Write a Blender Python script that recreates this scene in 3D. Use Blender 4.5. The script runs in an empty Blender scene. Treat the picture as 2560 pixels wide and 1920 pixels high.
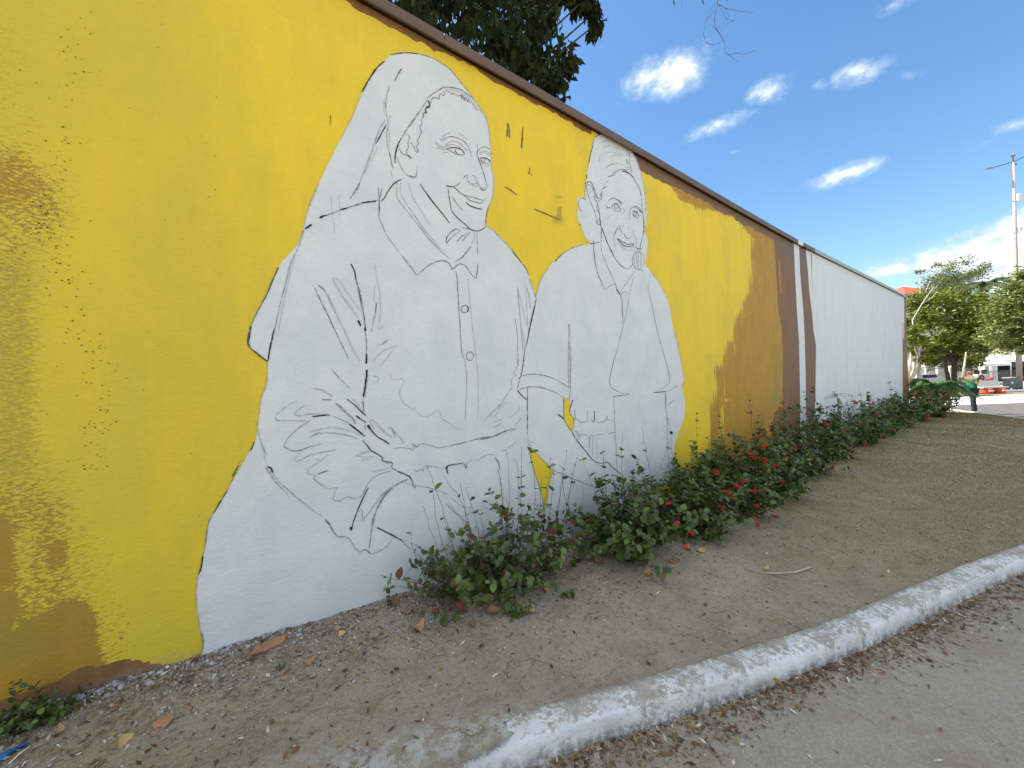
import bpy, math, random
import numpy as np
from mathutils import Vector, Matrix, Quaternion
random.seed(7); rng = np.random.default_rng(7)
C = bpy.context.scene
COL = C.collection
# ------------------------------------------------------------------ camera
CAMH = 1.45; WD = 2.58; FPX = 961.0
ROLL = 0.035; YAW = math.radians(52.79)
EYE = np.array([0.0, -WD, CAMH])
F3 = np.array([math.cos(YAW), math.sin(YAW), 0.0])
R0 = np.array([math.sin(YAW), -math.cos(YAW), 0.0]); U0 = np.array([0, 0, 1.0])
R3 = math.cos(ROLL)*R0 - math.sin(ROLL)*U0
U3 = math.cos(ROLL)*U0 + math.sin(ROLL)*R0
cd = bpy.data.cameras.new('camera'); cam = bpy.data.objects.new('camera', cd); COL.objects.link(cam)
cam.matrix_world = Matrix(((R3[0], U3[0], -F3[0], EYE[0]), (R3[1], U3[1], -F3[1], EYE[1]), (R3[2], U3[2], -F3[2], EYE[2]), (0, 0, 0, 1)))
cd.sensor_width = 36; cd.lens = FPX/2560*36; cd.clip_start = 0.02; cd.clip_end = 3000
C.camera = cam
# ------------------------------------------------------------------ sun, sky, exposure
SUN_EL = math.radians(51); SUN_AZ = math.atan2(-0.50, 0.866)
sv = Vector((math.sin(SUN_AZ)*math.cos(SUN_EL), math.cos(SUN_AZ)*math.cos(SUN_EL), math.sin(SUN_EL)))
ld = bpy.data.lights.new('sun', 'SUN'); ld.energy = 3.6; ld.angle = math.radians(0.53); ld.color = (1, .93, .82)
sun = bpy.data.objects.new('sun', ld); COL.objects.link(sun); sun.rotation_euler = sv.to_track_quat('Z', 'Y').to_euler()
C.view_settings.view_transform = 'Standard'; C.view_settings.look = 'None'
C.view_settings.gamma = 1; C.view_settings.use_curve_mapping = False; C.view_settings.exposure = 1.72
W = bpy.data.worlds.new('World'); C.world = W; W.use_nodes = True
def build_world():
    nt = W.node_tree; N = nt.nodes; L = nt.links; N.clear()
    out = N.new('ShaderNodeOutputWorld'); bg = N.new('ShaderNodeBackground'); bg.inputs[1].default_value = 0.085
    sky = N.new('ShaderNodeTexSky'); sky.sky_type = 'NISHITA'; sky.sun_disc = False
    sky.sun_elevation = SUN_EL; sky.sun_rotation = SUN_AZ; sky.altitude = 50; sky.air_density = 1.25; sky.dust_density = 0.6; sky.ozone_density = 2.0
    def math_(op, a, b=None, c=None, clamp=False):
        n = N.new('ShaderNodeMath'); n.operation = op; n.use_clamp = clamp
        for i, v in enumerate((a, b, c)):
            if v is None: continue
            if isinstance(v, (int, float)): n.inputs[i].default_value = v
            else: L.new(v, n.inputs[i])
        return n.outputs[0]
    def dot(vec):
        n = N.new('ShaderNodeVectorMath'); n.operation = 'DOT_PRODUCT'; L.new(tc.outputs['Generated'], n.inputs[0]); n.inputs[1].default_value = tuple(vec); return n.outputs['Value']
    tc = N.new('ShaderNodeTexCoord')
    # fractal noise warps and breaks up every cloud
    def noise(scale, detail, rough, sc=(1, 1, 2.2)):
        mp = N.new('ShaderNodeMapping'); mp.inputs['Scale'].default_value = sc; L.new(tc.outputs['Generated'], mp.inputs[0])
        n = N.new('ShaderNodeTexNoise'); n.inputs['Scale'].default_value = scale; n.inputs['Detail'].default_value = detail; n.inputs['Roughness'].default_value = rough
        L.new(mp.outputs[0], n.inputs['Vector']); return n.outputs['Fac']
    n1 = noise(13, 10, .66, (1, 1, 1.7)); n2 = noise(34, 8, .68, (1, 1, 1.5))
    nn = math_('ADD', math_('MULTIPLY', n1, .7), math_('MULTIPLY', n2, .3))
    total = None
    # clouds: direction (as photo pixel -> world direction), half length, half height (tangent units), tilt, density
    CL = [(1612, 252, 118, 62, 14, 1.15), (1560, 272, 60, 30, 10, .5), (1690, 215, 60, 26, 20, .4), (1893, 270, 72, 34, 22, .9), (1870, 300, 40, 20, 22, .5), (2105, 222, 80, 34, 14, 1.0), (2010, 240, 50, 22, 8, .55),
          (2235, 218, 60, 22, 0, .35), (1758, 352, 95, 26, 20, .85), (1815, 394, 36, 12, 6, .45), (2068, 470, 100, 26, 15, 1.1), (2345, 5, 150, 55, 18, 1.1), (2195, 62, 85, 32, 22, .6),
          (2500, 343, 110, 20, 14, .6), (2455, 400, 100, 38, 14, .33), (2195, 700, 95, 30, 12, 1.15), (2290, 690, 100, 42, 12, 1.3), (2400, 690, 120, 70, 12, 1.4), (2530, 665, 130, 85, 14, 1.6), (2450, 740, 220, 70, 5, 1.2),
          (1460, 215, 30, 12, 0, .3), (1690, 60, 60, 12, 20, .12), (2700, 600, 160, 90, 5, 1.1), (2700, 250, 120, 50, 15, .8), (2000, -150, 160, 60, 20, .9), (1500, -260, 150, 60, 30, .8)]
    for (px, py, a, b, tilt, dens) in CL:
        d = F3 + (px-1280)/FPX*R3 + (960-py)/FPX*U3; nrm = np.linalg.norm(d); d = d/nrm
        th = math.radians(tilt)
        def dirn(qx, qy):
            v = F3 + (qx-1280)/FPX*R3 + (960-qy)/FPX*U3; return v/np.linalg.norm(v)
        e1 = dirn(px+a*math.cos(th), py-a*math.sin(th))-d; a = np.linalg.norm(e1)*.92; e1 /= np.linalg.norm(e1)
        e2 = dirn(px-b*math.sin(th), py-b*math.cos(th))-d; e2 -= e1*(e1@e2); b = np.linalg.norm(e2)*.88; e2 /= np.linalg.norm(e2)
        x = math_('MULTIPLY', dot(e1), 1/a); y = math_('MULTIPLY', dot(e2), 1/b)
        r = math_('SQRT', math_('ADD', math_('MULTIPLY', x, x), math_('MULTIPLY', y, y)))
        m = math_('MULTIPLY', math_('SUBTRACT', 1.0, math_('MULTIPLY', r, .62), clamp=True), dens)
        m = math_('MULTIPLY', m, math_('GREATER_THAN', dot(d), 0.2))
        total = m if total is None else math_('MAXIMUM', total, m)
    # unseen sky: much denser bright cloud added to lighten the soil and wall
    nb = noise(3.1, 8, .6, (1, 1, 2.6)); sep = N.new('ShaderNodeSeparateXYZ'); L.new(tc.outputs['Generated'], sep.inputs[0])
    fill_cloud = math_('MULTIPLY', math_('SUBTRACT', nb, .35), 6.5)
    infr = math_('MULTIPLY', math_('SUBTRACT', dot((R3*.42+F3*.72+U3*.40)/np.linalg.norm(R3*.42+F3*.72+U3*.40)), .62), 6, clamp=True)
    fill_cloud = math_('MULTIPLY', fill_cloud, math_('SUBTRACT', 1.0, infr), clamp=True)
    total = math_('MAXIMUM', total, math_('MINIMUM', fill_cloud, 1.0))
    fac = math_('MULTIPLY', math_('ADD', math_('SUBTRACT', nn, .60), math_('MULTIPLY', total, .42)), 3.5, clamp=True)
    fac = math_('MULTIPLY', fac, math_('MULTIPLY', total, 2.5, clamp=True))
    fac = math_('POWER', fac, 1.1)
    # cloud colour: bright tops, slightly grey-blue body
    mixc = N.new('ShaderNodeMix'); mixc.data_type = 'RGBA'; mixc.inputs['A'].default_value = (2.5, 3.1, 3.8, 1); mixc.inputs['B'].default_value = (5.0, 5.2, 5.4, 1)
    cf = math_('MULTIPLY', math_('SUBTRACT', math_('ADD', math_('MULTIPLY', n2, .5), math_('MULTIPLY', fac, .5)), .45), 2.6, clamp=True)
    L.new(cf, mixc.inputs['Factor'])
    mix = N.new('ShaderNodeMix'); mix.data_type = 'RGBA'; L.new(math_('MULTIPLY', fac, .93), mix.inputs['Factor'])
    hs = N.new('ShaderNodeHueSaturation'); hs.inputs['Saturation'].default_value = 1.22; hs.inputs['Value'].default_value = .80; L.new(sky.outputs[0], hs.inputs['Color'])
    L.new(hs.outputs[0], mix.inputs['A']); L.new(mixc.outputs['Result'], mix.inputs['B'])
    L.new(mix.outputs['Result'], bg.inputs[0]); L.new(bg.outputs[0], out.inputs[0])
build_world()
# ------------------------------------------------------------------ geometry of the place, measured from the photograph
def ray(px, py): return F3 + (px-1280)/FPX*R3 + (960-py)/FPX*U3
def on_wall(px, py, y=0.0):
    d = ray(px, py); t = (y-EYE[1])/d[1]; p = EYE+d*t; return p[0], p[2]
def at_depth(px, py, Z): return Vector(EYE + ray(px, py)*Z)
BX = [-400, -6, -3, -.73, .0, .5, 2.3, 6, 12, 18, 21, 24, 30, 400]
BZ = [.25, .20, .16, .10, .06, .03, 0, -.03, -.08, -.14, -.18, -.24, -.30, -.30]
def B(x): return np.interp(x, BX, BZ)
def smooth(a, b, x):
    t = np.clip((x-a)/(b-a), 0, 1); return t*t*(3-2*t)
# kerb front line: world points from the photograph
def road_z(x, y): return B(x) - .13
def hit(px, py, fz):
    d = ray(px, py); z = 0.0
    for _ in range(12):
        t = (z-CAMH)/d[2]; p = EYE+d*t; z = float(fz(p[0], p[1]))
    return p[0], p[1], z
KPX = [(1317, 1920), (1405, 1885), (1556, 1835), (1667, 1800), (1834, 1747), (1993, 1687), (2153, 1626), (2312, 1548), (2471, 1471), (2560, 1431)]
KW = [hit(a, b, road_z)[:2] for a, b in KPX]
KX = [-30, -8, -3, -1.2, -.3, .35] + [p[0] for p in KW] + [7.0, 9.5, 13, 16.5, 18.6, 20.2, 22.2, 24.3, 27]
KY = [.3, .2, .0, -.55, -.90, -1.13] + [p[1] for p in KW] + [-3.25, -3.8, -4.2, -3.95, -3.35, -2.75, -1.95, -1.10, .1]
def kerb_y(x):
    x = np.asarray(x, float)
    return (np.interp(x-.15, KX, KY)+np.interp(x, KX, KY)+np.interp(x+.15, KX, KY))/3
def vnoise(x, y, s, seed=0):
    x = np.asarray(x, float)/s+seed*17.3; y = np.asarray(y, float)/s+seed*9.1
    xi = np.floor(x); yi = np.floor(y); fx = x-xi; fy = y-yi; fx = fx*fx*(3-2*fx); fy = fy*fy*(3-2*fy)
    def h(a, b):
        v = np.sin(a*127.1+b*311.7+seed*74.7)*43758.5453; return v-np.floor(v)
    return (h(xi, yi)*(1-fx)+h(xi+1, yi)*fx)*(1-fy)+(h(xi, yi+1)*(1-fx)+h(xi+1, yi+1)*fx)*fy-.5
def ground_z(x, y):
    x = np.asarray(x, float); y = np.asarray(y, float)
    base = B(x) + .045*np.exp(np.minimum(y, 0)*2.6)*smooth(4, 1, x) - .018 - .03*smooth(0, -2, y)
    base = base + .030*(1-smooth(.5, 1.3, x))*smooth(-.5, -.9, y)
    n = vnoise(x, y, .9, 1)*.035 + vnoise(x, y, .33, 2)*.016 + vnoise(x, y, .11, 3)*.007
    far = smooth(20.5, 24, x)
    return base + n*(1-.6*far) - .02*far
TOPPX = [(947, 0), (1429, 267), (1822, 500), (1989, 596), (2268, 739)]
TW = [on_wall(a, b, -.05) for a, b in TOPPX]
WALL_END = on_wall(2266, 800)[0]
TX = [-30, TW[0][0]] + [t[0] for t in TW[1:]] + [WALL_END+.1]; TZ = [TW[1][1]-.01, TW[1][1]-.005] + [t[1] for t in TW[1:]] + [TW[-1][1]]
def top_z(x): return np.interp(x, TX, TZ)
# ------------------------------------------------------------------ helpers
def tag(o, label=None, cat=None, group=None, kind=None):
    if label: o['label'] = label
    if cat: o['category'] = cat
    if group: o['group'] = group
    if kind: o['kind'] = kind
    return o
def empty(name, loc=(0, 0, 0), rz=0):
    o = bpy.data.objects.new(name, None); COL.objects.link(o); o.location = loc; o.rotation_euler = (0, 0, rz); o.empty_display_size = .1; return o
def link(name, me, parent=None):
    o = bpy.data.objects.new(name, me); COL.objects.link(o)
    if parent: o.parent = parent
    return o
def npmesh(name, v, f, mats, mi=None, smooth_=False):
    """v (n,3), f (m,k) uniform faces"""
    v = np.asarray(v, np.float32); f = np.asarray(f, np.int32); me = bpy.data.meshes.new(name)
    me.vertices.add(len(v)); me.vertices.foreach_set('co', v.ravel())
    k = f.shape[1]; me.loops.add(f.size); me.loops.foreach_set('vertex_index', f.ravel())
    me.polygons.add(len(f)); me.polygons.foreach_set('loop_start', np.arange(0, f.size, k, dtype=np.int32)); me.polygons.foreach_set('loop_total', np.full(len(f), k, np.int32))
    for m in (mats if isinstance(mats, (list, tuple)) else [mats]): me.materials.append(m)
    if mi is not None: me.polygons.foreach_set('material_index', np.asarray(mi, np.int32))
    if smooth_: me.polygons.foreach_set('use_smooth', np.ones(len(f), bool))
    me.update(calc_edges=True); return me
class MB:
    def __init__(s): s.v = []; s.f = []
    def add(s, v, f):
        o = len(s.v); s.v += [tuple(p) for p in v]; s.f += [tuple(i+o for i in q) for q in f]; return s
    def box(s, c, d, rot=None, taper=1.0):
        x, y, z = d[0]/2, d[1]/2, d[2]/2
        P = [Vector((a*x*(taper if k > 0 else 1), b*y*(taper if k > 0 else 1), k*z)) for k in (-1, 1) for a, b in ((-1, -1), (1, -1), (1, 1), (-1, 1))]
        if rot is not None: P = [rot @ p for p in P]
        return s.add([p+Vector(c) for p in P], [(3, 2, 1, 0), (4, 5, 6, 7), (0, 1, 5, 4), (1, 2, 6, 5), (2, 3, 7, 6), (3, 0, 4, 7)])
    def tube(s, pts, rad, n=6, cap=True):
        pts = [Vector(p) for p in pts]; rad = rad if isinstance(rad, (list, tuple)) else [rad]*len(pts)
        V = []; up = Vector((.13, .21, .97))
        for i, p in enumerate(pts):
            t = (pts[min(i+1, len(pts)-1)]-pts[max(i-1, 0)]).normalized()
            a = t.cross(up)
            if a.length < .1: a = t.cross(Vector((1, 0, 0)))
            a.normalize(); b = t.cross(a)
            V += [p+(a*math.cos(2*math.pi*k/n)+b*math.sin(2*math.pi*k/n))*rad[i] for k in range(n)]
        Fc = [(i*n+k, i*n+(k+1) % n, (i+1)*n+(k+1) % n, (i+1)*n+k) for i in range(len(pts)-1) for k in range(n)]
        if cap: Fc += [tuple(range(n))[::-1], tuple((len(pts)-1)*n+k for k in range(n))]
        return s.add(V, Fc)
    def lathe(s, c, prof, n=20):
        V = [(c[0]+r*math.cos(2*math.pi*k/n), c[1]+r*math.sin(2*math.pi*k/n), c[2]+z) for r, z in prof for k in range(n)]
        Fc = [(i*n+k, i*n+(k+1) % n, (i+1)*n+(k+1) % n, (i+1)*n+k) for i in range(len(prof)-1) for k in range(n)]
        Fc += [tuple(range(n))[::-1], tuple((len(prof)-1)*n+k for k in range(n))]
        return s.add(V, Fc)
    def mesh(s, name, m, sm=False):
        me = bpy.data.meshes.new(name); me.from_pydata(s.v, [], s.f)
        for q in (m if isinstance(m, (list, tuple)) else [m]): me.materials.append(q)
        if sm:
            for p in me.polygons: p.use_smooth = True
        me.update(); return me
    def build(s, name, m, parent=None, sm=False): return link(name, s.mesh(name, m, sm), parent)
def new_mat(name):
    m = bpy.data.materials.new(name); m.use_nodes = True; nt = m.node_tree
    return m, nt, nt.nodes['Principled BSDF']
class NT:
    """small node helper"""
    def __init__(s, nt): s.nt = nt; s.N = nt.nodes; s.L = nt.links; s.tc = s.N.new('ShaderNodeTexCoord')
    def put(s, inp, v):
        if isinstance(v, bpy.types.NodeSocket): s.L.new(v, inp)
        else: inp.default_value = v
    def noise(s, scale, detail=4, rough=.55, sc=(1, 1, 1), rot=(0, 0, 0), coord='Object', dist=0):
        mp = s.N.new('ShaderNodeMapping'); mp.inputs['Scale'].default_value = sc; mp.inputs['Rotation'].default_value = rot; s.L.new(s.tc.outputs[coord], mp.inputs[0])
        n = s.N.new('ShaderNodeTexNoise'); n.inputs['Scale'].default_value = scale; n.inputs['Detail'].default_value = detail; n.inputs['Roughness'].default_value = rough; n.inputs['Distortion'].default_value = dist
        s.L.new(mp.outputs[0], n.inputs['Vector']); return n.outputs['Fac']
    def vor(s, scale, feat='F1', sc=(1, 1, 1)):
        mp = s.N.new('ShaderNodeMapping'); mp.inputs['Scale'].default_value = sc; s.L.new(s.tc.outputs['Object'], mp.inputs[0])
        n = s.N.new('ShaderNodeTexVoronoi'); n.inputs['Scale'].default_value = scale; n.feature = feat; s.L.new(mp.outputs[0], n.inputs['Vector']); return n
    def m(s, op, a, b=0.0, clamp=False):
        n = s.N.new('ShaderNodeMath'); n.operation = op; n.use_clamp = clamp; s.put(n.inputs[0], a); s.put(n.inputs[1], b); return n.outputs[0]
    def ramp(s, fac, lo, hi):
        n = s.N.new('ShaderNodeMapRange'); n.interpolation_type = 'SMOOTHSTEP'; s.put(n.inputs['Value'], fac); n.inputs['From Min'].default_value = lo; n.inputs['From Max'].default_value = hi; return n.outputs[0]
    def mix(s, fac, a, b, blend='MIX'):
        n = s.N.new('ShaderNodeMix'); n.data_type = 'RGBA'; n.blend_type = blend; s.put(n.inputs['Factor'], fac)
        for k, v in (('A', a), ('B', b)): s.put(n.inputs[k], (v+(1,)) if isinstance(v, tuple) and len(v) == 3 else v)
        return n.outputs['Result']
    def attr(s, name): n = s.N.new('ShaderNodeAttribute'); n.attribute_name = name; return n.outputs['Fac']
    def bump(s, h, strength, dist, normal=None):
        n = s.N.new('ShaderNodeBump'); n.inputs['Strength'].default_value = strength; n.inputs['Distance'].default_value = dist; s.L.new(h, n.inputs['Height'])
        if normal: s.L.new(normal, n.inputs['Normal'])
        return n.outputs[0]
def simple(name, col, rough=.7, var=.15, scale=8, bump=0, metal=0, sc=(1, 1, 1), spec=.4):
    m, nt, b = new_mat(name); h = NT(nt); n = h.noise(scale, 5, .6, sc)
    lo = tuple(c*(1-var) for c in col); hi = tuple(min(1, c*(1+var)) for c in col)
    h.L.new(h.mix(h.ramp(n, .3, .7), lo, hi), b.inputs['Base Color']); b.inputs['Roughness'].default_value = rough; b.inputs['Metallic'].default_value = metal
    b.inputs['Specular IOR Level'].default_value = spec
    if bump: h.L.new(h.bump(h.noise(scale*4, 5, .6), .6, bump), b.inputs['Normal'])
    return m
def leafmat(name, col, rough=.42, trans=.25, var=.35, spec=.5):
    m, nt, b = new_mat(name); h = NT(nt)
    gi = h.N.new('ShaderNodeNewGeometry'); oi = h.N.new('ShaderNodeObjectInfo')
    r = h.m('FRACT', h.m('ADD', gi.outputs['Random Per Island'], oi.outputs['Random']))
    dk = tuple(c*(1-var) for c in col); lt = (min(1, col[0]*(1+var*1.3)), min(1, col[1]*(1+var)), col[2]*(1+var*.4))
    c = h.mix(r, dk, lt); c = h.mix(h.m('MULTIPLY', h.ramp(h.noise(60, 3, .6), .55, .75), .35), c, (.16, .13, .03))
    h.L.new(c, b.inputs['Base Color']); b.inputs['Roughness'].default_value = rough; b.inputs['Specular IOR Level'].default_value = spec
    tr = h.N.new('ShaderNodeBsdfTranslucent'); h.L.new(c, tr.inputs[0]); mx = h.N.new('ShaderNodeMixShader'); mx.inputs[0].default_value = trans
    h.L.new(b.outputs[0], mx.inputs[1]); h.L.new(tr.outputs[0], mx.inputs[2])
    out = [n for n in h.N if n.type == 'OUTPUT_MATERIAL'][0]; h.L.new(mx.outputs[0], out.inputs[0]); return m
def stucco_bump(h, amt=.0024):
    a = h.noise(75, 4, .6); c = h.noise(9, 5, .6); e = h.noise(2.2, 3, .5, (1, 1, .6))
    s_ = h.m('ADD', h.m('ADD', h.m('MULTIPLY', a, .55), h.m('MULTIPLY', c, 1.1)), h.m('ADD', h.m('MULTIPLY', e, 2.2), h.m('MULTIPLY', h.noise(26, 5, .65, (.8, 1, 1.7), (0, .3, 0)), .75)))
    return h.bump(s_, .75, amt*2.2)
# ------------------------------------------------------------------ the painted wall
def inside_sd(poly, P):
    """signed distance (positive inside) of points P (n,2) to polygon"""
    poly = np.asarray(poly, float); n = len(poly); d = np.full(len(P), 1e9); ins = np.zeros(len(P), bool)
    for i in range(n):
        a = poly[i]; b = poly[(i+1) % n]; e = b-a; w = P-a
        t = np.clip((w@e)/max(e@e, 1e-9), 0, 1); dd = w-np.outer(t, e); d = np.minimum(d, np.sqrt((dd**2).sum(1)))
        c = ((a[1] <= P[:, 1]) & (b[1] > P[:, 1])) | ((b[1] <= P[:, 1]) & (a[1] > P[:, 1]))
        with np.errstate(divide='ignore', invalid='ignore'):
            xx = a[0]+(P[:, 1]-a[1])/(b[1]-a[1] if b[1] != a[1] else 1e-9)*e[0]
        ins ^= c & (P[:, 0] < xx)
    return np.where(ins, d, -d)
def to_px(X, Y, Z):
    P = np.stack([X, Y, Z], 1)-EYE; z = P@F3; return 1280+FPX*(P@R3)/z, 960-FPX*(P@U3)/z
def wall_material(name):
    m, nt, b = new_mat(name); h = NT(nt)
    fine = h.noise(120, 3, .6); spk = h.noise(46, 6, .74, (.8, 1, 2.0), (0, .45, 0)); big = h.noise(6, 5, .6, (1, 1, .35)); strk = h.noise(22, 5, .65, (1, 1, .07))
    str2 = h.attr('streak')   # 0 roller speckle ... 1 brush streaks
    nz = h.N.new('ShaderNodeMix'); h.put(nz.inputs[0], str2); h.put(nz.inputs[2], h.m('ADD', h.m('MULTIPLY', spk, .8), h.m('MULTIPLY', fine, .2))); h.put(nz.inputs[3], h.m('ADD', h.m('MULTIPLY', strk, .75), h.m('MULTIPLY', fine, .25)))
    nz = nz.outputs[0]
    def cover(a, w=.02, amp=1.0):
        v = h.m('ADD', h.attr(a), h.m('MULTIPLY', h.m('SUBTRACT', nz, .5), -amp)); return h.ramp(v, .5-w, .5+w)
    # yellow coats: roller panels of slightly different tone
    br = h.N.new('ShaderNodeTexBrick'); br.offset = .37; br.squash = 1.0; cx = h.N.new('ShaderNodeSeparateXYZ'); h.L.new(h.tc.outputs['Object'], cx.inputs[0]); cb = h.N.new('ShaderNodeCombineXYZ')
    wob = h.m('MULTIPLY', h.noise(2.5, 3, .6), .25)
    h.L.new(h.m('ADD', cx.outputs[0], h.m('MULTIPLY', wob, .5)), cb.inputs[0]); h.L.new(h.m('ADD', cx.outputs[2], wob), cb.inputs[1]); h.L.new(cb.outputs[0], br.inputs['Vector'])
    br.inputs['Scale'].default_value = 1.0; br.inputs['Mortar Size'].default_value = 0.0; br.inputs['Brick Width'].default_value = .23; br.inputs['Row Height'].default_value = .95
    br.inputs['Color1'].default_value = (0, 0, 0, 1); br.inputs['Color2'].default_value = (1, 1, 1, 1)
    pan = br.outputs['Color']
    yel = h.mix(h.ramp(big, .35, .7), (.82, .585, .030), (.74, .55, .038))
    yel = h.mix(h.m('MULTIPLY', h.ramp(strk, .35, .7), .35), yel, (.86, .58, .020))
    yel = h.mix(h.m('MULTIPLY', h.attr('olive'), .7), yel, (.47, .40, .045))  # olive paint at the left, deepened to imitate lens vignetting as well
    yel = h.mix(h.m('MULTIPLY', pan, h.ramp(h.noise(3, 4, .6), .25, .6)), yel, h.mix(.55, yel, (.58, .46, .05)))
    yel = h.mix(h.m('MULTIPLY', h.ramp(h.noise(1.7, 6, .7, (1, 1, .5)), .42, .62), .30), yel, (.88, .585, .018))
    yel = h.mix(h.m('MULTIPLY', h.ramp(h.noise(30, 5, .75, (.5, 1, 1.3)), .55, .72), .22), yel, (.50, .37, .05))
    och = h.mix(h.ramp(big, .3, .7), (.50, .27, .022), (.41, .22, .028)); och = h.mix(h.m('MULTIPLY', h.ramp(strk, .4, .7), .35), och, (.33, .19, .045))
    och2 = (.30, .225, .04); och = h.mix(h.m('MULTIPLY', h.attr('olive'), .85), och, (.33, .20, .026))
    brn = h.mix(h.ramp(strk, .35, .7), (.25, .125, .042), (.185, .092, .038)); brn = h.mix(h.attr('gray'), brn, (.155, .115, .085))
    wht = h.mix(h.ramp(h.noise(3, 5, .6, (1, 1, .4)), .3, .7), (.68, .71, .705), (.62, .655, .655)); wht = h.mix(h.m('MULTIPLY', h.ramp(strk, .5, .8), .2), wht, (.60, .63, .66))
    c = h.mix(cover('ochre', .09, 2.3), yel, och)
    c = h.mix(h.m('MULTIPLY', cover('thin', .22, 2.0), .7), c, och2)
    c = h.mix(cover('brown', .03, .45), c, brn)
    c = h.mix(cover('white', .02, .16), c, wht)
    c = h.mix(cover('brown2', .03, .22), c, brn)
    dirt = h.m('MULTIPLY', h.attr('dirt'), h.ramp(h.noise(14, 6, .7), .35, .62)); c = h.mix(dirt, c, (.25, .22, .18))
    h.L.new(c, b.inputs['Base Color']); b.inputs['Roughness'].default_value = .62; b.inputs['Specular IOR Level'].default_value = .28
    h.L.new(stucco_bump(h), b.inputs['Normal']); return m
def dens(a, b, s): return np.arange(a, b, s)
def build_wall():
    root = empty('painted_wall', (0, 0, 0)); tag(root, 'long rendered wall painted yellow with two outlined figures, brown stripes and a white far end', 'wall')
    xs = np.concatenate([dens(-6, -1.2, .2), dens(-1.2, 6.5, .02), dens(6.5, 10, .03), dens(10, 16, .06), dens(16, WALL_END-.05, .1), [WALL_END]])
    nz = 190; nx = len(xs); tz = top_z(xs)-.07; bz = np.full(nx, -.6)
    s = np.linspace(0, 1, nz)
    X = np.repeat(xs, nz); Z = (bz[:, None]+(tz-bz)[:, None]*s[None, :]).ravel(); Y = np.zeros_like(X)
    g = np.arange(nx*nz).reshape(nx, nz); f = np.stack([g[:-1, :-1].ravel(), g[1:, :-1].ravel(), g[1:, 1:].ravel(), g[:-1, 1:].ravel()], 1)
    me = npmesh('wall_face', np.stack([X, Y, Z], 1), f, wall_material('wall_paint'))
    px, py = to_px(X, Y, Z); vis = X > -1.25; P = np.stack([px, py], 1)
    def field(polys, default=0.0):
        v = np.full(len(X), default)
        for poly, val, soft in polys:
            sd = inside_sd(poly, P); w = np.clip(sd/soft*.5+.5, 0, 1); w = w*w*(3-2*w); v = v*(1-w)+val*w
        v[~vis] = default; return v
    def z5(pts): return [(1700+a/2.765, 500+b/2.765) for a, b in pts]
    def zl(pts): return [(a/2.765, 1300+b/2.765) for a, b in pts]
    # ---- ochre
    lft = -400
    och = field([
        ([(lft, 340), (60, 360), (150, 440), (185, 520), (130, 600), (60, 640), (lft, 680)], .51, 60), ([(lft, 380), (40, 385), (60, 420), (110, 470), (60, 500), (lft, 520)], .60, 40),
        ([(lft, 560), (60, 560), (70, 700), (lft, 760)], .42, 60),
        ([(lft, 1170), (90, 1190), (190, 1250), (200, 1400), (240, 1500), (330, 1520), (330, 1700), (lft, 1820)], .50, 50),
        ([(lft, 1290), (24, 1300), (28, 1436), (lft, 1440)], .9, 10), ([(120, 1360), (172, 1350), (172, 1408), (125, 1412)], .75, 14),
        (zl([(-900, 375), (85, 372), (90, 425), (0, 455), (-900, 560)]), 1.0, 6), ([(40, 1330), (80, 1320), (80, 1460), (50, 1460)], .36, 10),
        ([(lft, 1300), (-30, 1300), (-30, 1480), (lft, 1500)], .8, 20),
        (zl([(-900, 530), (20, 520), (110, 530), (115, 700), (160, 740), (230, 700), (350, 650), (420, 600), (500, 570), (570, 580), (640, 690), (650, 800), (690, 930), (700, 1020), (780, 1062), (900, 1040), (1060, 1008), (1040, 1045), (760, 1158), (600, 1190), (0, 1400), (-900, 1700)]), 1.1, 22),
        (zl([(60, 795), (85, 795), (125, 700), (135, 500), (100, 500), (100, 680)]), .2, 5),
        (zl([(480, 0), (850, 0), (880, 500), (700, 480), (540, 500), (500, 250)]), .27, 40), (zl([(680, 560), (880, 560), (900, 1000), (760, 1040), (690, 900)]), .36, 30),
        # right side band
        (z5([(85, -60), (110, 60), (200, 60), (330, 75), (420, 140), (505, 185), (497, 420), (478, 640), (440, 700), (438, 800), (385, 880), (370, 980), (330, 980), (320, 1060), (290, 1130), (245, 1180), (262, 1300), (215, 1440), (208, 1660), (215, 2000), (1000, 2000), (1000, 0), (500, -60)]), 1.05, 26),
        (z5([(300, 1160), (320, 1160), (312, 1370), (370, 1370), (385, 1110), (365, 1000), (390, 1000), (380, 1380), (310, 1400), (305, 1640), (262, 1660), (268, 1440), (300, 1400)]), .38, 8),
        (z5([(400, 780), (440, 780), (430, 900), (380, 1000), (370, 900)]), .62, 12),
        ([(2005, 400), (1780, 395), (1790, 430), (1830, 480), (1880, 560), (1960, 600)], 1, 10),
    ])
    # underside of coping near the right figure: brownish ochre rim
    rim = [(1560, 372), (1620, 400), (1660, 440), (1700, 500), (1735, 515), (1760, 520), (1840, 545), (1900, 620), (2000, 640), (2000, 560), (1650, 370)]
    och = np.maximum(och, field([(rim, 1.0, 12)]))
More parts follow.
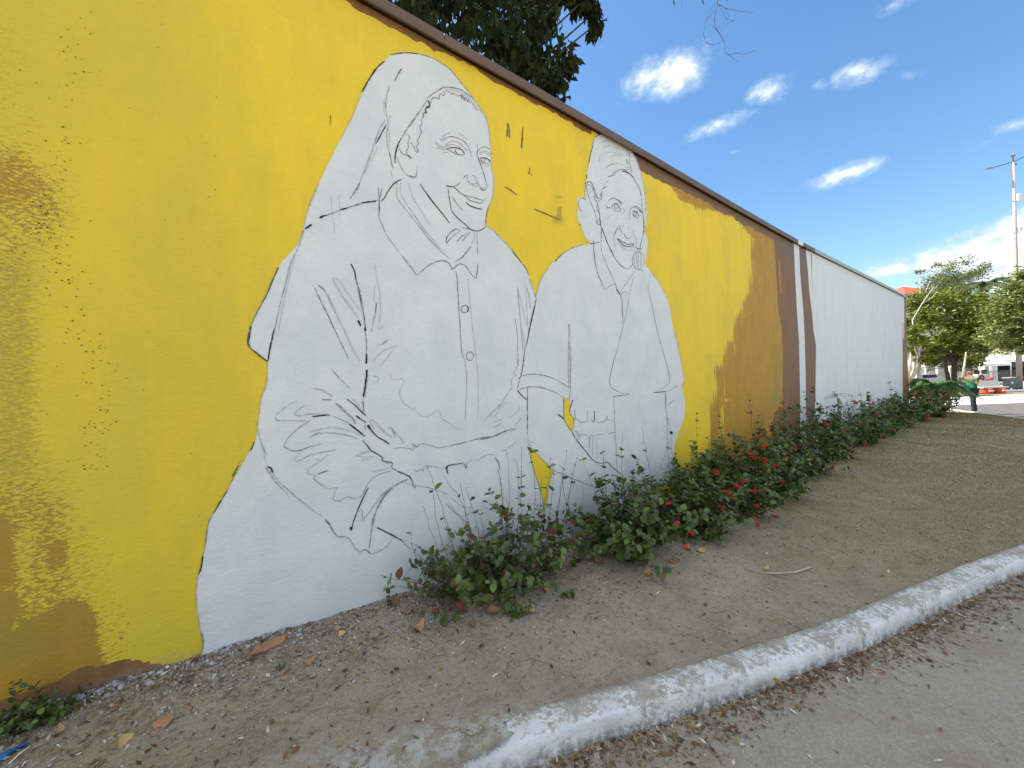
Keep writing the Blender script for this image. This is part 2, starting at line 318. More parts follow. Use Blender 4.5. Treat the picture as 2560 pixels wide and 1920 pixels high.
    thin = field([(z5([(610, 1000), (690, 980), (705, 1100), (700, 1450), (620, 1440), (640, 1300), (655, 1100)]), .75, 14), (z5([(640, 200), (680, 220), (700, 900), (660, 900)]), .55, 12), ([(1380, 540), (1410, 540), (1410, 565), (1378, 562)], .55, 8), ([(1392, 515), (1406, 515), (1404, 550), (1390, 548)], .72, 5), ([(1360, 650), (1385, 655), (1375, 700), (1355, 690)], .3, 20),
                  ([(1385, 485), (1408, 490), (1407, 498), (1388, 496)], .7, 5), ([(lft, 250), (60, 300), (190, 420), (230, 560), (130, 680), (110, 900), (120, 1100), (200, 1200), (260, 1350), (300, 1560), (100, 1640), (lft, 1640)], .44, 90), ([(lft, 620), (70, 640), (90, 900), (90, 1200), (lft, 1200)], .56, 50), ([(lft, 0), (60, 0), (90, 300), (lft, 330)], .35, 80), ([(300, 300), (330, 900), (380, 1300), (350, 1300), (300, 900)], .3, 40), ([(lft, 1500), (150, 1560), (160, 1640), (lft, 1800)], .65, 40)])
    # ---- brown rim under the coping (ragged) and lower left rim, band left of strip
    topd = (top_z(X)-Z)
    rag = .105 + .07*vnoise(X, Z*0, .9, 5) + .06*vnoise(X, Z*0, .23, 6) + .035*vnoise(X, Z*0, .05, 7)
    rag = np.where((px > 1480) & (px < 1585), rag-.11, rag); rag = np.where((px > 1585) & (px < 2000), rag+.10, rag)
    rag = np.where((px > 880) & (px < 1090), rag+.02, rag)
    brown = np.clip((rag-topd)/.03*.5+.5, 0, 1)*(px < 2040)
    band = field([(z5([(625, 100), (650, 260), (665, 520), (680, 760), (705, 900), (708, 1100), (706, 1440), (650, 1470), (640, 1700), (640, 2100), (985, 2100), (985, 0)]), 1, 14), (z5([(676, 400), (695, 420), (705, 650), (690, 655)]), .35, 5), (z5([(655, 1000), (700, 1010), (700, 1440), (650, 1440)]), .40, 12), (z5([(480, 120), (560, 150), (620, 210), (600, 215), (560, 180), (480, 150)]), .8, 8)])
    base_rim = np.clip((ground_z(X, Y)+.085+.05*vnoise(X, Z*0, .35, 8)+.03*vnoise(X, Z*0, .08, 9)-.10*smooth(-.45, -.12, X)-Z)/.012*.5+.5, 0, 1)*(X < -.05)
    brown = np.maximum(np.maximum(brown, band), base_rim)
    white = field([(z5([(783, -40), (822, -40), (822, 290), (830, 500), (852, 760), (862, 960), (868, 1200), (874, 1640), (878, 2200), (833, 2200), (833, 1640), (828, 1200), (822, 960), (808, 760), (795, 500), (785, 275)]), 1, 3.0),
                   (z5([(868, -60), (868, 330), (885, 500), (895, 640), (915, 800), (922, 900), (940, 1000), (938, 1200), (936, 1400), (925, 1500), (925, 2200), (1800, 2200), (1800, -60)]), 1, 4.5)])
    brown2 = field([(z5([(1549, 500), (1548, 660), (1551, 800), (1550, 950), (1540, 980), (1538, 1200), (1540, 1345), (1540, 1500), (1700, 1500), (1700, 500)]), 1, 2.0), (z5([(1536, 800), (1546, 860), (1546, 980), (1536, 1050)]), .6, 2),
                    (z5([(903, 372), (912, 372), (914, 500), (920, 700), (917, 700), (909, 500)]), .8, 2.5)])
    olive = np.clip(.75-.75*smooth(-.8, 1.6, X)+vnoise(X, Z, .6, 11)*.5, 0, 1)
    gray = field([(z5([(730, 0), (800, 0), (835, 800), (840, 1700), (760, 1700), (745, 800)]), .5, 40), (z5([(820, 200), (950, 200), (950, 2200), (870, 2200)]), .55, 6)])
    gray = np.clip(gray + .45*(topd < .4)*(px > 1500), 0, 1)
    streak = np.clip(smooth(2.2, 5.5, X), 0, 1)
    dirt = np.clip(1-(Z-ground_z(X, Y))/.05, 0, 1)*.8
    for nm, v in (('ochre', och), ('thin', thin), ('brown', brown), ('white', white), ('brown2', brown2), ('olive', olive), ('gray', gray), ('streak', streak), ('dirt', dirt)):
        a = me.attributes.new(nm, 'FLOAT', 'POINT'); a.data.foreach_set('value', v.astype(np.float32))
    link('wall_face', me, root)
    # core of the wall behind the face, open front: back, top and end
    core = MB(); m_back = simple('wall_back_render', (.55, .55, .52), .9, .2, 3, .004)
    n = 40; xx = np.linspace(-6, WALL_END, n); V = []; 
    for x in xx: V += [(x, .006, -.6), (x, .20, -.6), (x, .20, top_z(x)-.07), (x, .006, top_z(x)-.07)]
    Fc = []
    for i in range(n-1):
        a = i*4; b_ = a+4
        Fc += [(a, b_, b_+1, a+1), (a+1, b_+1, b_+2, a+2), (a+2, b_+2, b_+3, a+3), (a+3, b_+3, b_, a)]
    Fc += [(0, 1, 2, 3), tuple((n-1)*4+k for k in (3, 2, 1, 0))]
    core.add(V, Fc); core.build('wall_core', m_back, root)
    # coping: pressed metal capping with a drip edge, brown then grey
    m_cb = simple('coping_brown_paint', (.125, .075, .048), .5, .12, 14, .0008, sc=(.2, 1, 1)); m_cg = simple('coping_grey_metal', (.33, .38, .37), .45, .12, 14, .0006, .3)
    xstrip = on_wall(1988, 600)[0]; xs2 = on_wall(2000, 606)[0]; xs3 = on_wall(2030, 620)[0]
    m_cw = simple('coping_white_paint', (.72, .74, .74), .5, .08, 14)
    segs = [(-6, -1.6), (-1.6, 1.4), (1.4, 4.4), (4.4, xstrip), (xstrip, xs2), (xs2, xs3)]
    x = xs3
    while x < WALL_END+.05: segs.append((x, min(x+3, WALL_END+.06))); x += 3
    for k, (x0, x1) in enumerate(segs):
        mb = MB(); prof = [(.24, -.005), (.24, -.08), (.225, -.08), (.225, -.02), (-.034, -.02), (-.034, -.078), (-.052, -.078), (-.052, -.002), (.09, .03)]
        cuts = np.linspace(x0+.002, x1-.002, max(2, int((x1-x0)/1.0)+1)); V = []; P_ = len(prof)
        for cx in cuts: V += [(cx, py_, float(top_z(cx))+pz+.0) for py_, pz in prof]
        Fc = [(i*P_+j, i*P_+(j+1) % P_, (i+1)*P_+(j+1) % P_, (i+1)*P_+j) for i in range(len(cuts)-1) for j in range(P_)]
        Fc += [tuple(range(P_))[::-1], tuple((len(cuts)-1)*P_+j for j in range(P_))]
        mb.add(V, Fc); o = mb.build('coping', m_cb if k < 4 or k == 5 else (m_cw if k == 4 else m_cg), root)
        if k == 4: o['label'] = 'short white painted length of coping'
    return root
wall = build_wall()
# ------------------------------------------------------------------ the painted figures (flat paint on the wall)
FR = {'A': (850, 80, 3.6867), 'B': (1350, 280, 5.53), 'C': (600, 450, 2.765), 'D': (600, 900, 2.765), 'E': (1250, 550, 4.424), 'F': (1250, 900, 4.424), 'S': (0, 0, 1.0)}
def fr(tagc, s):
    a = [float(t) for t in s.replace(',', ' ').split()]; x0, y0, k = FR[tagc]; return [(x0+a[i]/k, y0+a[i+1]/k) for i in range(0, len(a), 2)]
def catmull(P, step=4.0, closed=False):
    P = [np.array(p, float) for p in P]; n = len(P); out = []
    for i in range(n if closed else n-1):
        p0 = P[(i-1) % n] if (closed or i > 0) else P[0]; p1 = P[i]; p2 = P[(i+1) % n]; p3 = P[(i+2) % n] if (closed or i < n-2) else P[n-1]
        k = max(1, int(np.linalg.norm(p2-p1)/step))
        for j in range(k):
            t = j/k; out.append(.5*((2*p1)+(-p0+p2)*t+(2*p0-5*p1+4*p2-p3)*t*t+(-p0+3*p1-3*p2+p3)*t**3))
    if not closed: out.append(P[-1])
    return np.array(out)
def paint_mat(name, base, blotch):
    m, nt, b = new_mat(name); h = NT(nt)
    n = h.noise(3.2, 5, .6); s = h.noise(20, 5, .65, (1, 1, .08)); q = h.noise(11, 6, .7)
    c = h.mix(h.ramp(n, .3, .7), base, blotch); c = h.mix(h.m('MULTIPLY', h.ramp(s, .5, .8), .18), c, tuple(v*.86 for v in base)); c = h.mix(h.m('MULTIPLY', h.ramp(q, .62, .78), .22), c, (.62, .64, .66))
    h.L.new(c, b.inputs['Base Color']); b.inputs['Roughness'].default_value = .6; b.inputs['Specular IOR Level'].default_value = .28
    h.L.new(stucco_bump(h), b.inputs['Normal']); return m
M_white = paint_mat('white_undercoat', (.675, .70, .695), (.60, .63, .635))
m_, nt_, b_ = new_mat('yellow_touch_up'); h_ = NT(nt_); h_.L.new(h_.mix(h_.ramp(h_.noise(9, 5, .6), .3, .7), (.83, .58, .022), (.74, .54, .03)), b_.inputs['Base Color']); b_.inputs['Roughness'].default_value = .62; h_.L.new(stucco_bump(h_), b_.inputs['Normal']); M_ypatch = m_
def flat_paint(name, outline, y, mat, parent, jit=.8):
    P = catmull(outline, 5, True); P = P + rng.normal(0, jit*.5, P.shape)
    V = [(on_wall(a, b)[0], y, on_wall(a, b)[1]) for a, b in P]
    from mathutils.geometry import tessellate_polygon
    tris = tessellate_polygon([[Vector((v[0], v[2], 0)) for v in V]])
    Fc = []
    for t in tris:
        a, b, c = [V[i] for i in t]; nrm = (b[0]-a[0])*(c[2]-a[2])-(b[2]-a[2])*(c[0]-a[0]); Fc.append(t if nrm > 0 else t[::-1])
    return MB().add(V, Fc).build(name, mat, parent)
sil1 = fr('A', '0,1000 60,885 100,810 150,690 205,555 240,475 290,395 350,325 410,272 435,243 470,215 530,200 600,194 725,205 850,240 950,300 1020,355 1090,440 1180,550 1230,620 1290,710 1345,790 1365,880 1378,1000 1388,1100 1392,1200 1400,1290 1418,1370 1410,1470 1390,1560 1345,1659') \
    + fr('C', '1720,170 1700,225 1695,280 1700,318 1750,350 1850,450 1890,500 1950,580 1990,650 2020,740 2045,820 2040,900 2060,1200') \
    + fr('D', '2060,150 2040,400 2000,560 2010,605 1998,640 2030,760 2065,870 2090,960 2105,1075 2118,1230 2118,1420') \
    + [(1300, 1480), (1100, 1600), (800, 1680), (560, 1760), (500, 1760)] + [(503, 1650), (508, 1622), (503, 1580), (495, 1535), (491, 1480), (495, 1437), (502, 1420), (507, 1390), (513, 1365), (515, 1342), (521, 1310), (532, 1285), (567, 1227), (596, 1178)] \
    + fr('D', '60,640 98,575 112,530 130,420') + fr('C', '133,1620 150,1500 180,1410 188,1340 190,1260 130,1210 75,1168 57,1130 62,1075 75,1010 110,930 150,850 190,775 225,690 265,600 330,520 385,465 420,390 440,330 455,260 475,190 510,110 545,20')
sil2 = fr('E', '395,860 410,790 430,710 490,600 540,520 600,455 660,400 780,320 900,280 1000,260 960,210 920,150 890,60 860,0') \
    + fr('B', '545,1570 520,1500 510,1440 515,1380 520,1330 525,1295 508,1250 512,1205 540,1175 600,1180 632,1190 625,1150 615,1100 620,1040 632,940 640,870 665,760 690,650 710,540 730,450 760,360 810,318 880,308 950,320 1000,345 1100,405 1190,455 1250,510 1285,560 1330,640 1370,760 1395,850 1430,1000 1445,1120 1455,1250 1465,1330 1485,1400 1475,1470 1460,1540 1458,1620') \
    + fr('E', '1605,60 1600,140 1620,190 1635,260 1622,340 1615,400 1598,480 1640,545 1700,625 1755,690 1810,790 1850,880 1880,990 1890,1080 1920,1220 1950,1330 1980,1450 2000,1560 2015,1659') \
    + fr('F', '2012,90 2035,200 2030,250 2005,295 2020,350 2037,430 2045,520 2040,600 2020,690 1980,780 1950,860 1928,940 1918,1030 1925,1100 1945,1190 1940,1260 1900,1320 1850,1370 1790,1400 1700,1440 1640,1560 1600,1800 1300,2200 470,2200 500,1640 520,1560 545,1400 580,1230 560,1185 460,1080 345,968 300,830 285,620 285,437 230,385 190,335 205,270 240,120 265,0') \
    + fr('E', '300,1340 340,1150 385,950')
hole = fr('F', '703,415 755,448 778,500 765,580 790,620 815,660 812,720 800,790 750,735 703,655')
fig1 = flat_paint('painted_figure', sil1, -.0020, M_white, wall, .5); fig1['label'] = 'white silhouette of the large figure in a veil, drawn in charcoal'
fig2 = flat_paint('painted_figure', sil2, -.0026, M_white, wall, .5); fig2['label'] = 'white silhouette of the smaller figure with a collared blouse and neckerchief'
gap = flat_paint('paint_gap', hole, -.0032, M_ypatch, fig2, .4); gap['label'] = 'small yellow gap between arm and waist'
def ink(name, col, brk):
    m, nt, b = new_mat(name); h = NT(nt); n = h.noise(260, 3, .7); g = h.noise(30, 4, .6)
    f = h.ramp(h.m('ADD', h.m('MULTIPLY', n, .6), h.m('MULTIPLY', g, .4)), brk-.10, brk+.08)
    h.L.new(h.mix(f, col, (.60, .62, .63)), b.inputs['Base Color']); b.inputs['Roughness'].default_value = .75; b.inputs['Specular IOR Level'].default_value = .15; return m
INK = {'k': ink('black_charcoal', (.035, .034, .040), .64), 'd': ink('dark_charcoal', (.11, .11, .125), .56), 'm': ink('worn_charcoal', (.22, .22, .245), .525), 'l': ink('faint_pencil', (.38, .39, .42), .52), 'b': ink('brown_scuff', (.16, .10, .03), .60)}
def circ(cx, cy, rx, ry, a0=0, a1=360, n=12): return ' '.join('%.1f,%.1f' % (cx+rx*math.cos(math.radians(a0+(a1-a0)*i/n)), cy+ry*math.sin(math.radians(a0+(a1-a0)*i/n))) for i in range(n+1))
ST1 = '''A k 5.5 205,555 240,480 290,400 350,320 410,272
A k 3 470,213 530,200 600,194 725,205
A d 2.4 735,210 850,240 950,300 1020,355 1090,440 1180,550 1230,620
A d 5 565,340 530,395 500,455
A m 3 455,500 430,590 420,680 425,760 440,850 430,950 440,1060 465,1145
A l 3 410,620 400,740
A l 3 465,770 440,850 455,960 460,1080
A d 3 450,1100 470,1190 485,1260
A l 2 460,1270 485,1360
A k 4 425,855 380,940 330,1030
A m 4 410,815 350,930 300,1080 230,1260 180,1380
A d 4 180,1390 140,1470 85,1540
A l 3 350,1060 290,1180 220,1310
A k 4 505,1210 510,1130 530,1050 565,975
A m 4 565,975 620,890 690,800 750,710 800,630
A d 2 575,960 640,860 710,760 810,625
A d 3 800,615 860,570 930,525 970,512 1060,520 1130,545 1190,590 1225,610
A m 2.5 1225,610 1270,680 1310,740 1345,790 1365,870 1378,980 1385,1060
A l 2 960,530 1060,540 1140,575 1200,620 1260,700
A d 2.4 950,545 965,580 945,585 930,565 910,590 915,620 880,605 840,620 835,660 805,630 820,680 790,690
A k 3.6 815,640 825,690 795,700 785,730 800,745 765,755 770,790
A d 2.4 770,790 750,810 755,850 735,870 740,905 750,915 730,960 720,985 710,1000 725,1030 705,1060 720,1090 705,1110 690,1090 685,1060
A m 2.2 610,940 640,970 630,1010 670,1040 690,1080
A d 2.2 620,1020 630,1060 610,1100 620,1130 655,1160 645,1170 620,1140 580,1130 555,1100 540,1050
A d 2.2 970,545 1010,560 1020,580 1030,570 1060,575 1090,590
A d 2.2 1090,600 1110,580 1120,620 1125,580 1145,640 1150,600 1175,650 1180,615 1195,655
A m 2 1205,635 1230,680 1260,720 1290,715
A m 2.4 525,1150 540,1200 575,1270 620,1320 665,1345 690,1340 705,1300 708,1240
A d 4 640,1325 680,1340 705,1320
A d 2 915,985 940,1000 990,970 1050,970 1100,985 1150,1020 1190,1080 1215,1150
A m 2 880,1010 905,1050 960,1075
A m 2 930,990 975,945 1010,930
A l 2 1085,930 1130,960 1170,990
A m 2 960,1060 1000,1020 1050,1008 1100,1025 1150,1075 1170,1110
A m 2 910,1050 960,1060 1000,1040 1060,1040 1110,1070
A k 3 975,1080 1020,1068 1080,1070 1120,1090 1145,1125
A d 2 975,1080 1020,1100 1060,1125 1110,1135 1145,1130
A k 2.4 1065,1080 1060,1100 1075,1120
A m 2 885,1068 930,1080 975,1090
A m 2 950,1110 1000,1112
A d 2.6 1262,1040 1268,1090 1262,1130 1280,1180 1300,1240 1330,1330 1355,1430
A d 2.2 1265,1110 1285,1075 1320,1058 1355,1065 1385,1090
A m 2 1275,1120 1320,1100 1360,1110 1390,1140
A m 2 1280,1135 1320,1115 1370,1135
A k 3 1285,1165 1320,1160 1355,1170 1385,1195
A d 2.2 1295,1170 1315,1200 1350,1215 1385,1200
A d 2.2 1335,1170 1325,1190 1340,1205
A m 2 1290,1180 1320,1225 1360,1235 1385,1220
A d 2.4 1130,1355 1160,1320 1185,1318
A m 2.2 1175,1325 1175,1360 1190,1390 1220,1400 1255,1400 1260,1370 1240,1330 1215,1320
A m 2.2 1200,1395 1240,1420 1265,1425
A m 2.4 1260,1375 1280,1420 1310,1440 1345,1435 1355,1410
A d 2.4 1285,1440 1320,1462 1355,1445
A k 3.2 975,1420 1010,1425 1050,1432
A d 2.6 1030,1430 1080,1410 1105,1385
A d 3 1050,1432 1100,1475 1150,1510 1200,1555 1250,1570 1300,1578 1315,1550
A d 2.4 1145,1500 1200,1520 1270,1540 1330,1550 1340,1525
A k 3.4 1160,1570 1200,1605 1260,1625 1310,1635
A d 2.6 990,1440 1000,1500 1015,1570 1025,1640
A m 2.4 1030,1505 1060,1560 1100,1610 1135,1645
A m 2 1390,1100 1392,1200 1400,1290 1418,1370 1410,1470 1390,1560 1345,1659
C d 2.6 1435,60 1445,130 1460,210
C k 2.8 1460,210 1500,260 1560,310 1600,345 1650,352 1690,330 1698,315
C d 2.2 1698,315 1697,270 1720,170
C k 3.4 1245,28 1300,110 1370,200 1450,300
C m 2.2 1165,20 1185,100 1230,180
C l 2.2 1230,180 1280,260 1320,320
C m 2.2 1085,10 1085,120 1150,210 1230,310
C m 3.4 1230,310 1310,410 1390,495 1450,545
C m 2 1110,20 1110,100 1180,210 1280,350 1390,480
C k 3.2 960,140 962,200 958,255
C d 2.6 960,260 975,300 1005,370
C m 2.2 1005,370 1060,450 1120,525
C d 3 1120,525 1170,590 1220,660
C d 2.8 1220,660 1290,600 1350,570 1400,560 1440,575 1470,615 1500,590 1520,580 1560,595 1590,640 1630,680
C d 2.8 1630,680 1642,600 1643,580
C m 2.2 1643,520 1640,440 1635,360
C m 2.2 1615,355 1618,400 1595,455
C d 3.6 1595,460 1540,530 1480,565
C d 2.6 1430,440 1425,410 1450,370 1490,340 1520,345
C d 2.2 1430,440 1460,400 1520,350
C d 2.6 1500,430 1530,390 1570,365
C d 2.6 1535,425 1560,390 1590,360
C d 2.6 1535,330 1570,335 1605,345
C k 8 550,264 562,258 578,248
C k 4 578,248 600,245
C d 3.4 600,245 690,210 780,180 870,155 960,140
C k 4.6 690,208 740,195
C k 5 840,160 900,152 940,150
C k 4 975,150 1000,120 1025,75 1060,30 1095,5 1115,0
C d 2.6 955,50 960,140
C d 2.6 980,60 965,130
C k 7 448,338 470,325 495,308
C l 1.8 625,110 640,240 653,370
C l 1.8 685,100 690,270
C m 4 445,345 400,470 350,580 315,720 270,890 235,1060 205,1180 190,1255
C k 5 238,1030 210,1140 193,1250
C l 3 420,400 360,600 300,860 260,1080
C k 4 265,605 225,690 190,780 155,850
C d 3 155,850 110,930 75,1010
C k 6 75,1010 62,1080 57,1130 75,1165
C k 4.5 75,1165 130,1210 190,1255
C m 2.2 190,1260 185,1400 150,1500 133,1620
C m 2.4 530,60 500,130 470,190
C k 5 765,582 790,630 800,690
C d 6 800,690 825,780 845,880 858,960 868,1040
C k 6 862,1020 866,1045
C d 3 862,1045 872,1100 872,1200
C k 6 872,1200 872,1272
C k 7 876,1312 870,1400 852,1500
C m 3 885,1345 870,1450 855,1520
C d 3 850,1530 855,1580
C m 6 540,728 580,760 620,830 660,920
C l 5 660,920 720,1040 770,1150 825,1250
C d 3 515,745 560,840 610,940 680,1090 750,1235
C l 6 640,680 670,740 720,820 780,900 815,955
C k 7 815,970 835,1010
C l 3 640,680 680,690 740,780 800,860 840,920
C l 3 930,580 950,700 968,830 965,950 957,1030 990,1005
C d 4 942,845 935,920
C m 4 935,920 920,980 908,1050
C l 3 930,720 925,850
C l 3 950,1140 990,1135 1020,1105
C m 5 985,1135 1022,1105
C l 3 920,1250 980,1190 1090,1140
C l 3 965,1290 1030,1210 1060,1170
C d 2.6 1490,630 1500,700 1508,850 1520,1000 1530,1180 1555,1260
C m 2.2 1555,1260 1565,1400 1555,1659
C l 2.2 1575,680 1585,800 1600,960 1620,1140 1640,1300 1645,1500 1643,1659
C d 3 %s
C k 4 %s
C d 3 %s
C l 2.4 915,1355 950,1360 950,1390 920,1410
C l 2.4 1035,1335 1050,1375 1130,1380 1105,1450 1120,1530 1200,1590
D l 2.4 1200,320 1230,370 1290,390 1370,350 1390,400 1450,440 1490,470 1550,488
C k 3 1875,480 1910,530 1940,570
C d 2.6 1940,570 1975,610 1995,660
C m 2.2 1700,318 1750,350 1820,420 1870,480
C m 2.4 2000,680 2030,780 2045,820
C m 2.2 1915,735 1930,900 1945,1080 1955,1185
C l 2.2 1920,750 1950,880 1985,1005 1980,860 1975,720
C m 2.4 1985,750 2000,830 2008,890
C m 2.2 1900,960 1915,1080 1922,1250
C l 2.2 1940,1000 1960,1100 1968,1180
C d 3.4 1920,1240 1920,1285
C m 2.2 1905,1290 1915,1310 1890,1330 1905,1350 1880,1375 1880,1440
C m 2.4 1875,1440 1820,1520 1760,1590 1685,1659
D l 2.2 1760,400 1790,330 1840,285
D l 2.2 1810,330 1850,290
D m 2.2 1755,430 1810,408
D m 2.2 1750,470 1810,435
D l 2.2 1860,400 1920,350 1925,310
D l 2.2 1895,460 1945,400
D m 3 630,60 690,130 760,200
D m 4 500,195 560,205 640,250
D l 3 395,280 320,320 260,370 245,400
D m 3 245,400 250,415 350,418 480,422
D m 3 480,422 420,460 360,510 320,560 303,595
D d 3 303,595 350,625 410,625 480,600 560,577
D m 3 445,315 390,350 378,375 410,385 470,375 530,372 620,380
D k 4 500,390 560,385 620,380
D m 3 620,380 700,410 760,440
D k 5 755,442 810,485 862,528
D d 3.4 565,275 630,272
D m 7 660,295 700,330 740,370 775,400 800,445
D k 4 740,270 790,310 830,350 865,385
D m 2.4 780,268 830,330 870,390
D d 3 845,280 855,340 865,385
D k 4.6 800,385 840,415 870,430
D m 2.6 860,430 862,490
D k 8 880,450 900,480
D k 5 900,480 950,530 1000,560 1030,583
D l 5 895,430 910,415 940,440 1000,500 1050,535
D m 2.6 895,430 930,480
D d 2.6 1030,480 1028,468 1040,465 1060,500 1070,535
D m 3 1040,465 1080,510 1115,550 1130,578
D m 4 480,535 540,508 640,505 740,520 810,545
D l 4 480,500 550,480 620,468 730,480 800,500 860,530
D m 3 660,618 580,635 490,655 410,695 378,695 385,665 430,625
D l 3 610,650 550,700 490,740 468,770 480,785 540,785
D d 4 540,785 580,770 610,763
D l 3 525,690 555,685
D k 3.6 845,555 880,590 905,625 940,645 985,675 980,690 1010,700 1050,710 1045,740
D k 3.6 1045,745 1090,770 1160,800 1185,830 1195,865 1215,885
D m 3 800,660 850,640 900,630
D l 3 800,660 870,670 930,665
D m 3 840,690 900,685
D m 5 990,705 1040,708
D l 4 915,770 1030,745
D m 3 1040,765 960,790 900,830 870,880 845,930 800,960
D m 3 520,800 510,820 560,860 610,885 670,880
D m 3 670,880 650,930 645,960 680,975 740,945 800,960
D k 4 885,885 850,950 815,1030 795,1080 780,1130 770,1180
D k 8 769,1152 768,1176
D m 2.8 800,1065 840,1035 845,1105 870,1080 930,1000 980,930 1040,880
D d 5 1155,825 1100,850 1040,890 990,950 950,1020
D d 3 950,1020 920,1100 905,1200 890,1300
D m 3 1100,845 1020,900 960,990 930,1080 915,1160 900,1230
D m 2.6 1140,850 1200,865 1290,880 1380,905 1430,930
D m 2.6 1470,960 1530,1010 1595,1020
D m 2.6 1595,1010 1580,1060 1520,1085
D m 4 1420,990 1470,1040 1530,1090 1575,1140
D l 3 1440,980 1500,1060
D m 2.2 1420,1150 1480,1195
D k 7 945,1157 975,1170
D k 4.4 975,1170 1060,1215 1120,1245
D d 3 1120,1245 1150,1280 1180,1305
D m 2.4 1060,1215 1030,1270 980,1310 935,1330 900,1340
D d 3.4 900,1340 870,1310 830,1328
D m 3 830,1328 800,1305
D m 3.6 120,420 125,500 150,580 180,655
D l 2.4 155,600 180,720
D k 6 188,740 210,745 225,780
D m 4 175,740 230,820 280,880 330,925
D m 3 210,770 290,860 340,905 430,980 510,1040 580,1085
D d 5 590,1100 620,1140
D d 3 620,1140 650,1190 680,1220 730,1220 760,1240
D m 3 760,1240 800,1305
D m 3 1060,615 1110,605 1160,610 1200,615 1190,575 1220,600 1250,580 1300,585 1370,605 1450,592
D d 2.6 1450,592 1530,575 1640,548
D d 4 1620,550 1700,540 1780,515 1850,485 1905,477
D m 2.4 1640,540 1740,525
D m 2.6 1190,750 1220,770 1250,755 1265,770 1270,735 1300,730 1360,740 1400,755
D k 3.4 1420,740 1435,785 1430,735 1470,722 1535,715
D d 2.6 1540,705 1562,750 1565,715
D m 2.2 1570,710 1600,690 1650,690 1665,665 1680,675 1700,655 1760,655
D m 2.6 1810,630 1840,622
D m 2.4 1850,610 1905,570
D l 2.2 1840,630 1845,680 1855,670
D l 2.2 1855,680 1860,900 1860,1180
D l 2.2 1870,680 1915,720 1925,960
D d 3 1760,675 1785,710 1795,760
D d 2.6 1780,755 1800,830 1812,1000 1800,1120
D k 3.4 98,560 90,590 70,630
S k 3 596,1162 580,1192
S d 1.8 602,1150 590,1178 567,1227 548,1258 532,1285 521,1310 515,1342 513,1365 507,1390 502,1420 495,1437 491,1480 495,1535 503,1580 508,1622
C d 1.6 265,600 225,690 190,780 150,850 110,930 75,1010 62,1075 57,1130 75,1168 130,1210 190,1258
C m 1.6 545,20 510,110 475,190 455,260 440,330 420,390
A m 1.6 0,1000 60,885 100,810 150,690 205,555
S k 3.6 567,1227 548,1258 536,1280
S d 2.2 530,1290 521,1310 514,1360 507,1390
S k 5 507,1390 502,1420 495,1437
S m 2.4 495,1437 491,1480 495,1535 503,1580
S d 5 503,1580 508,1600 508,1622
''' % (circ(1552, 893, 25, 26), circ(1552, 893, 25, 26, -50, 60, 6), circ(1588, 1218, 26, 30))
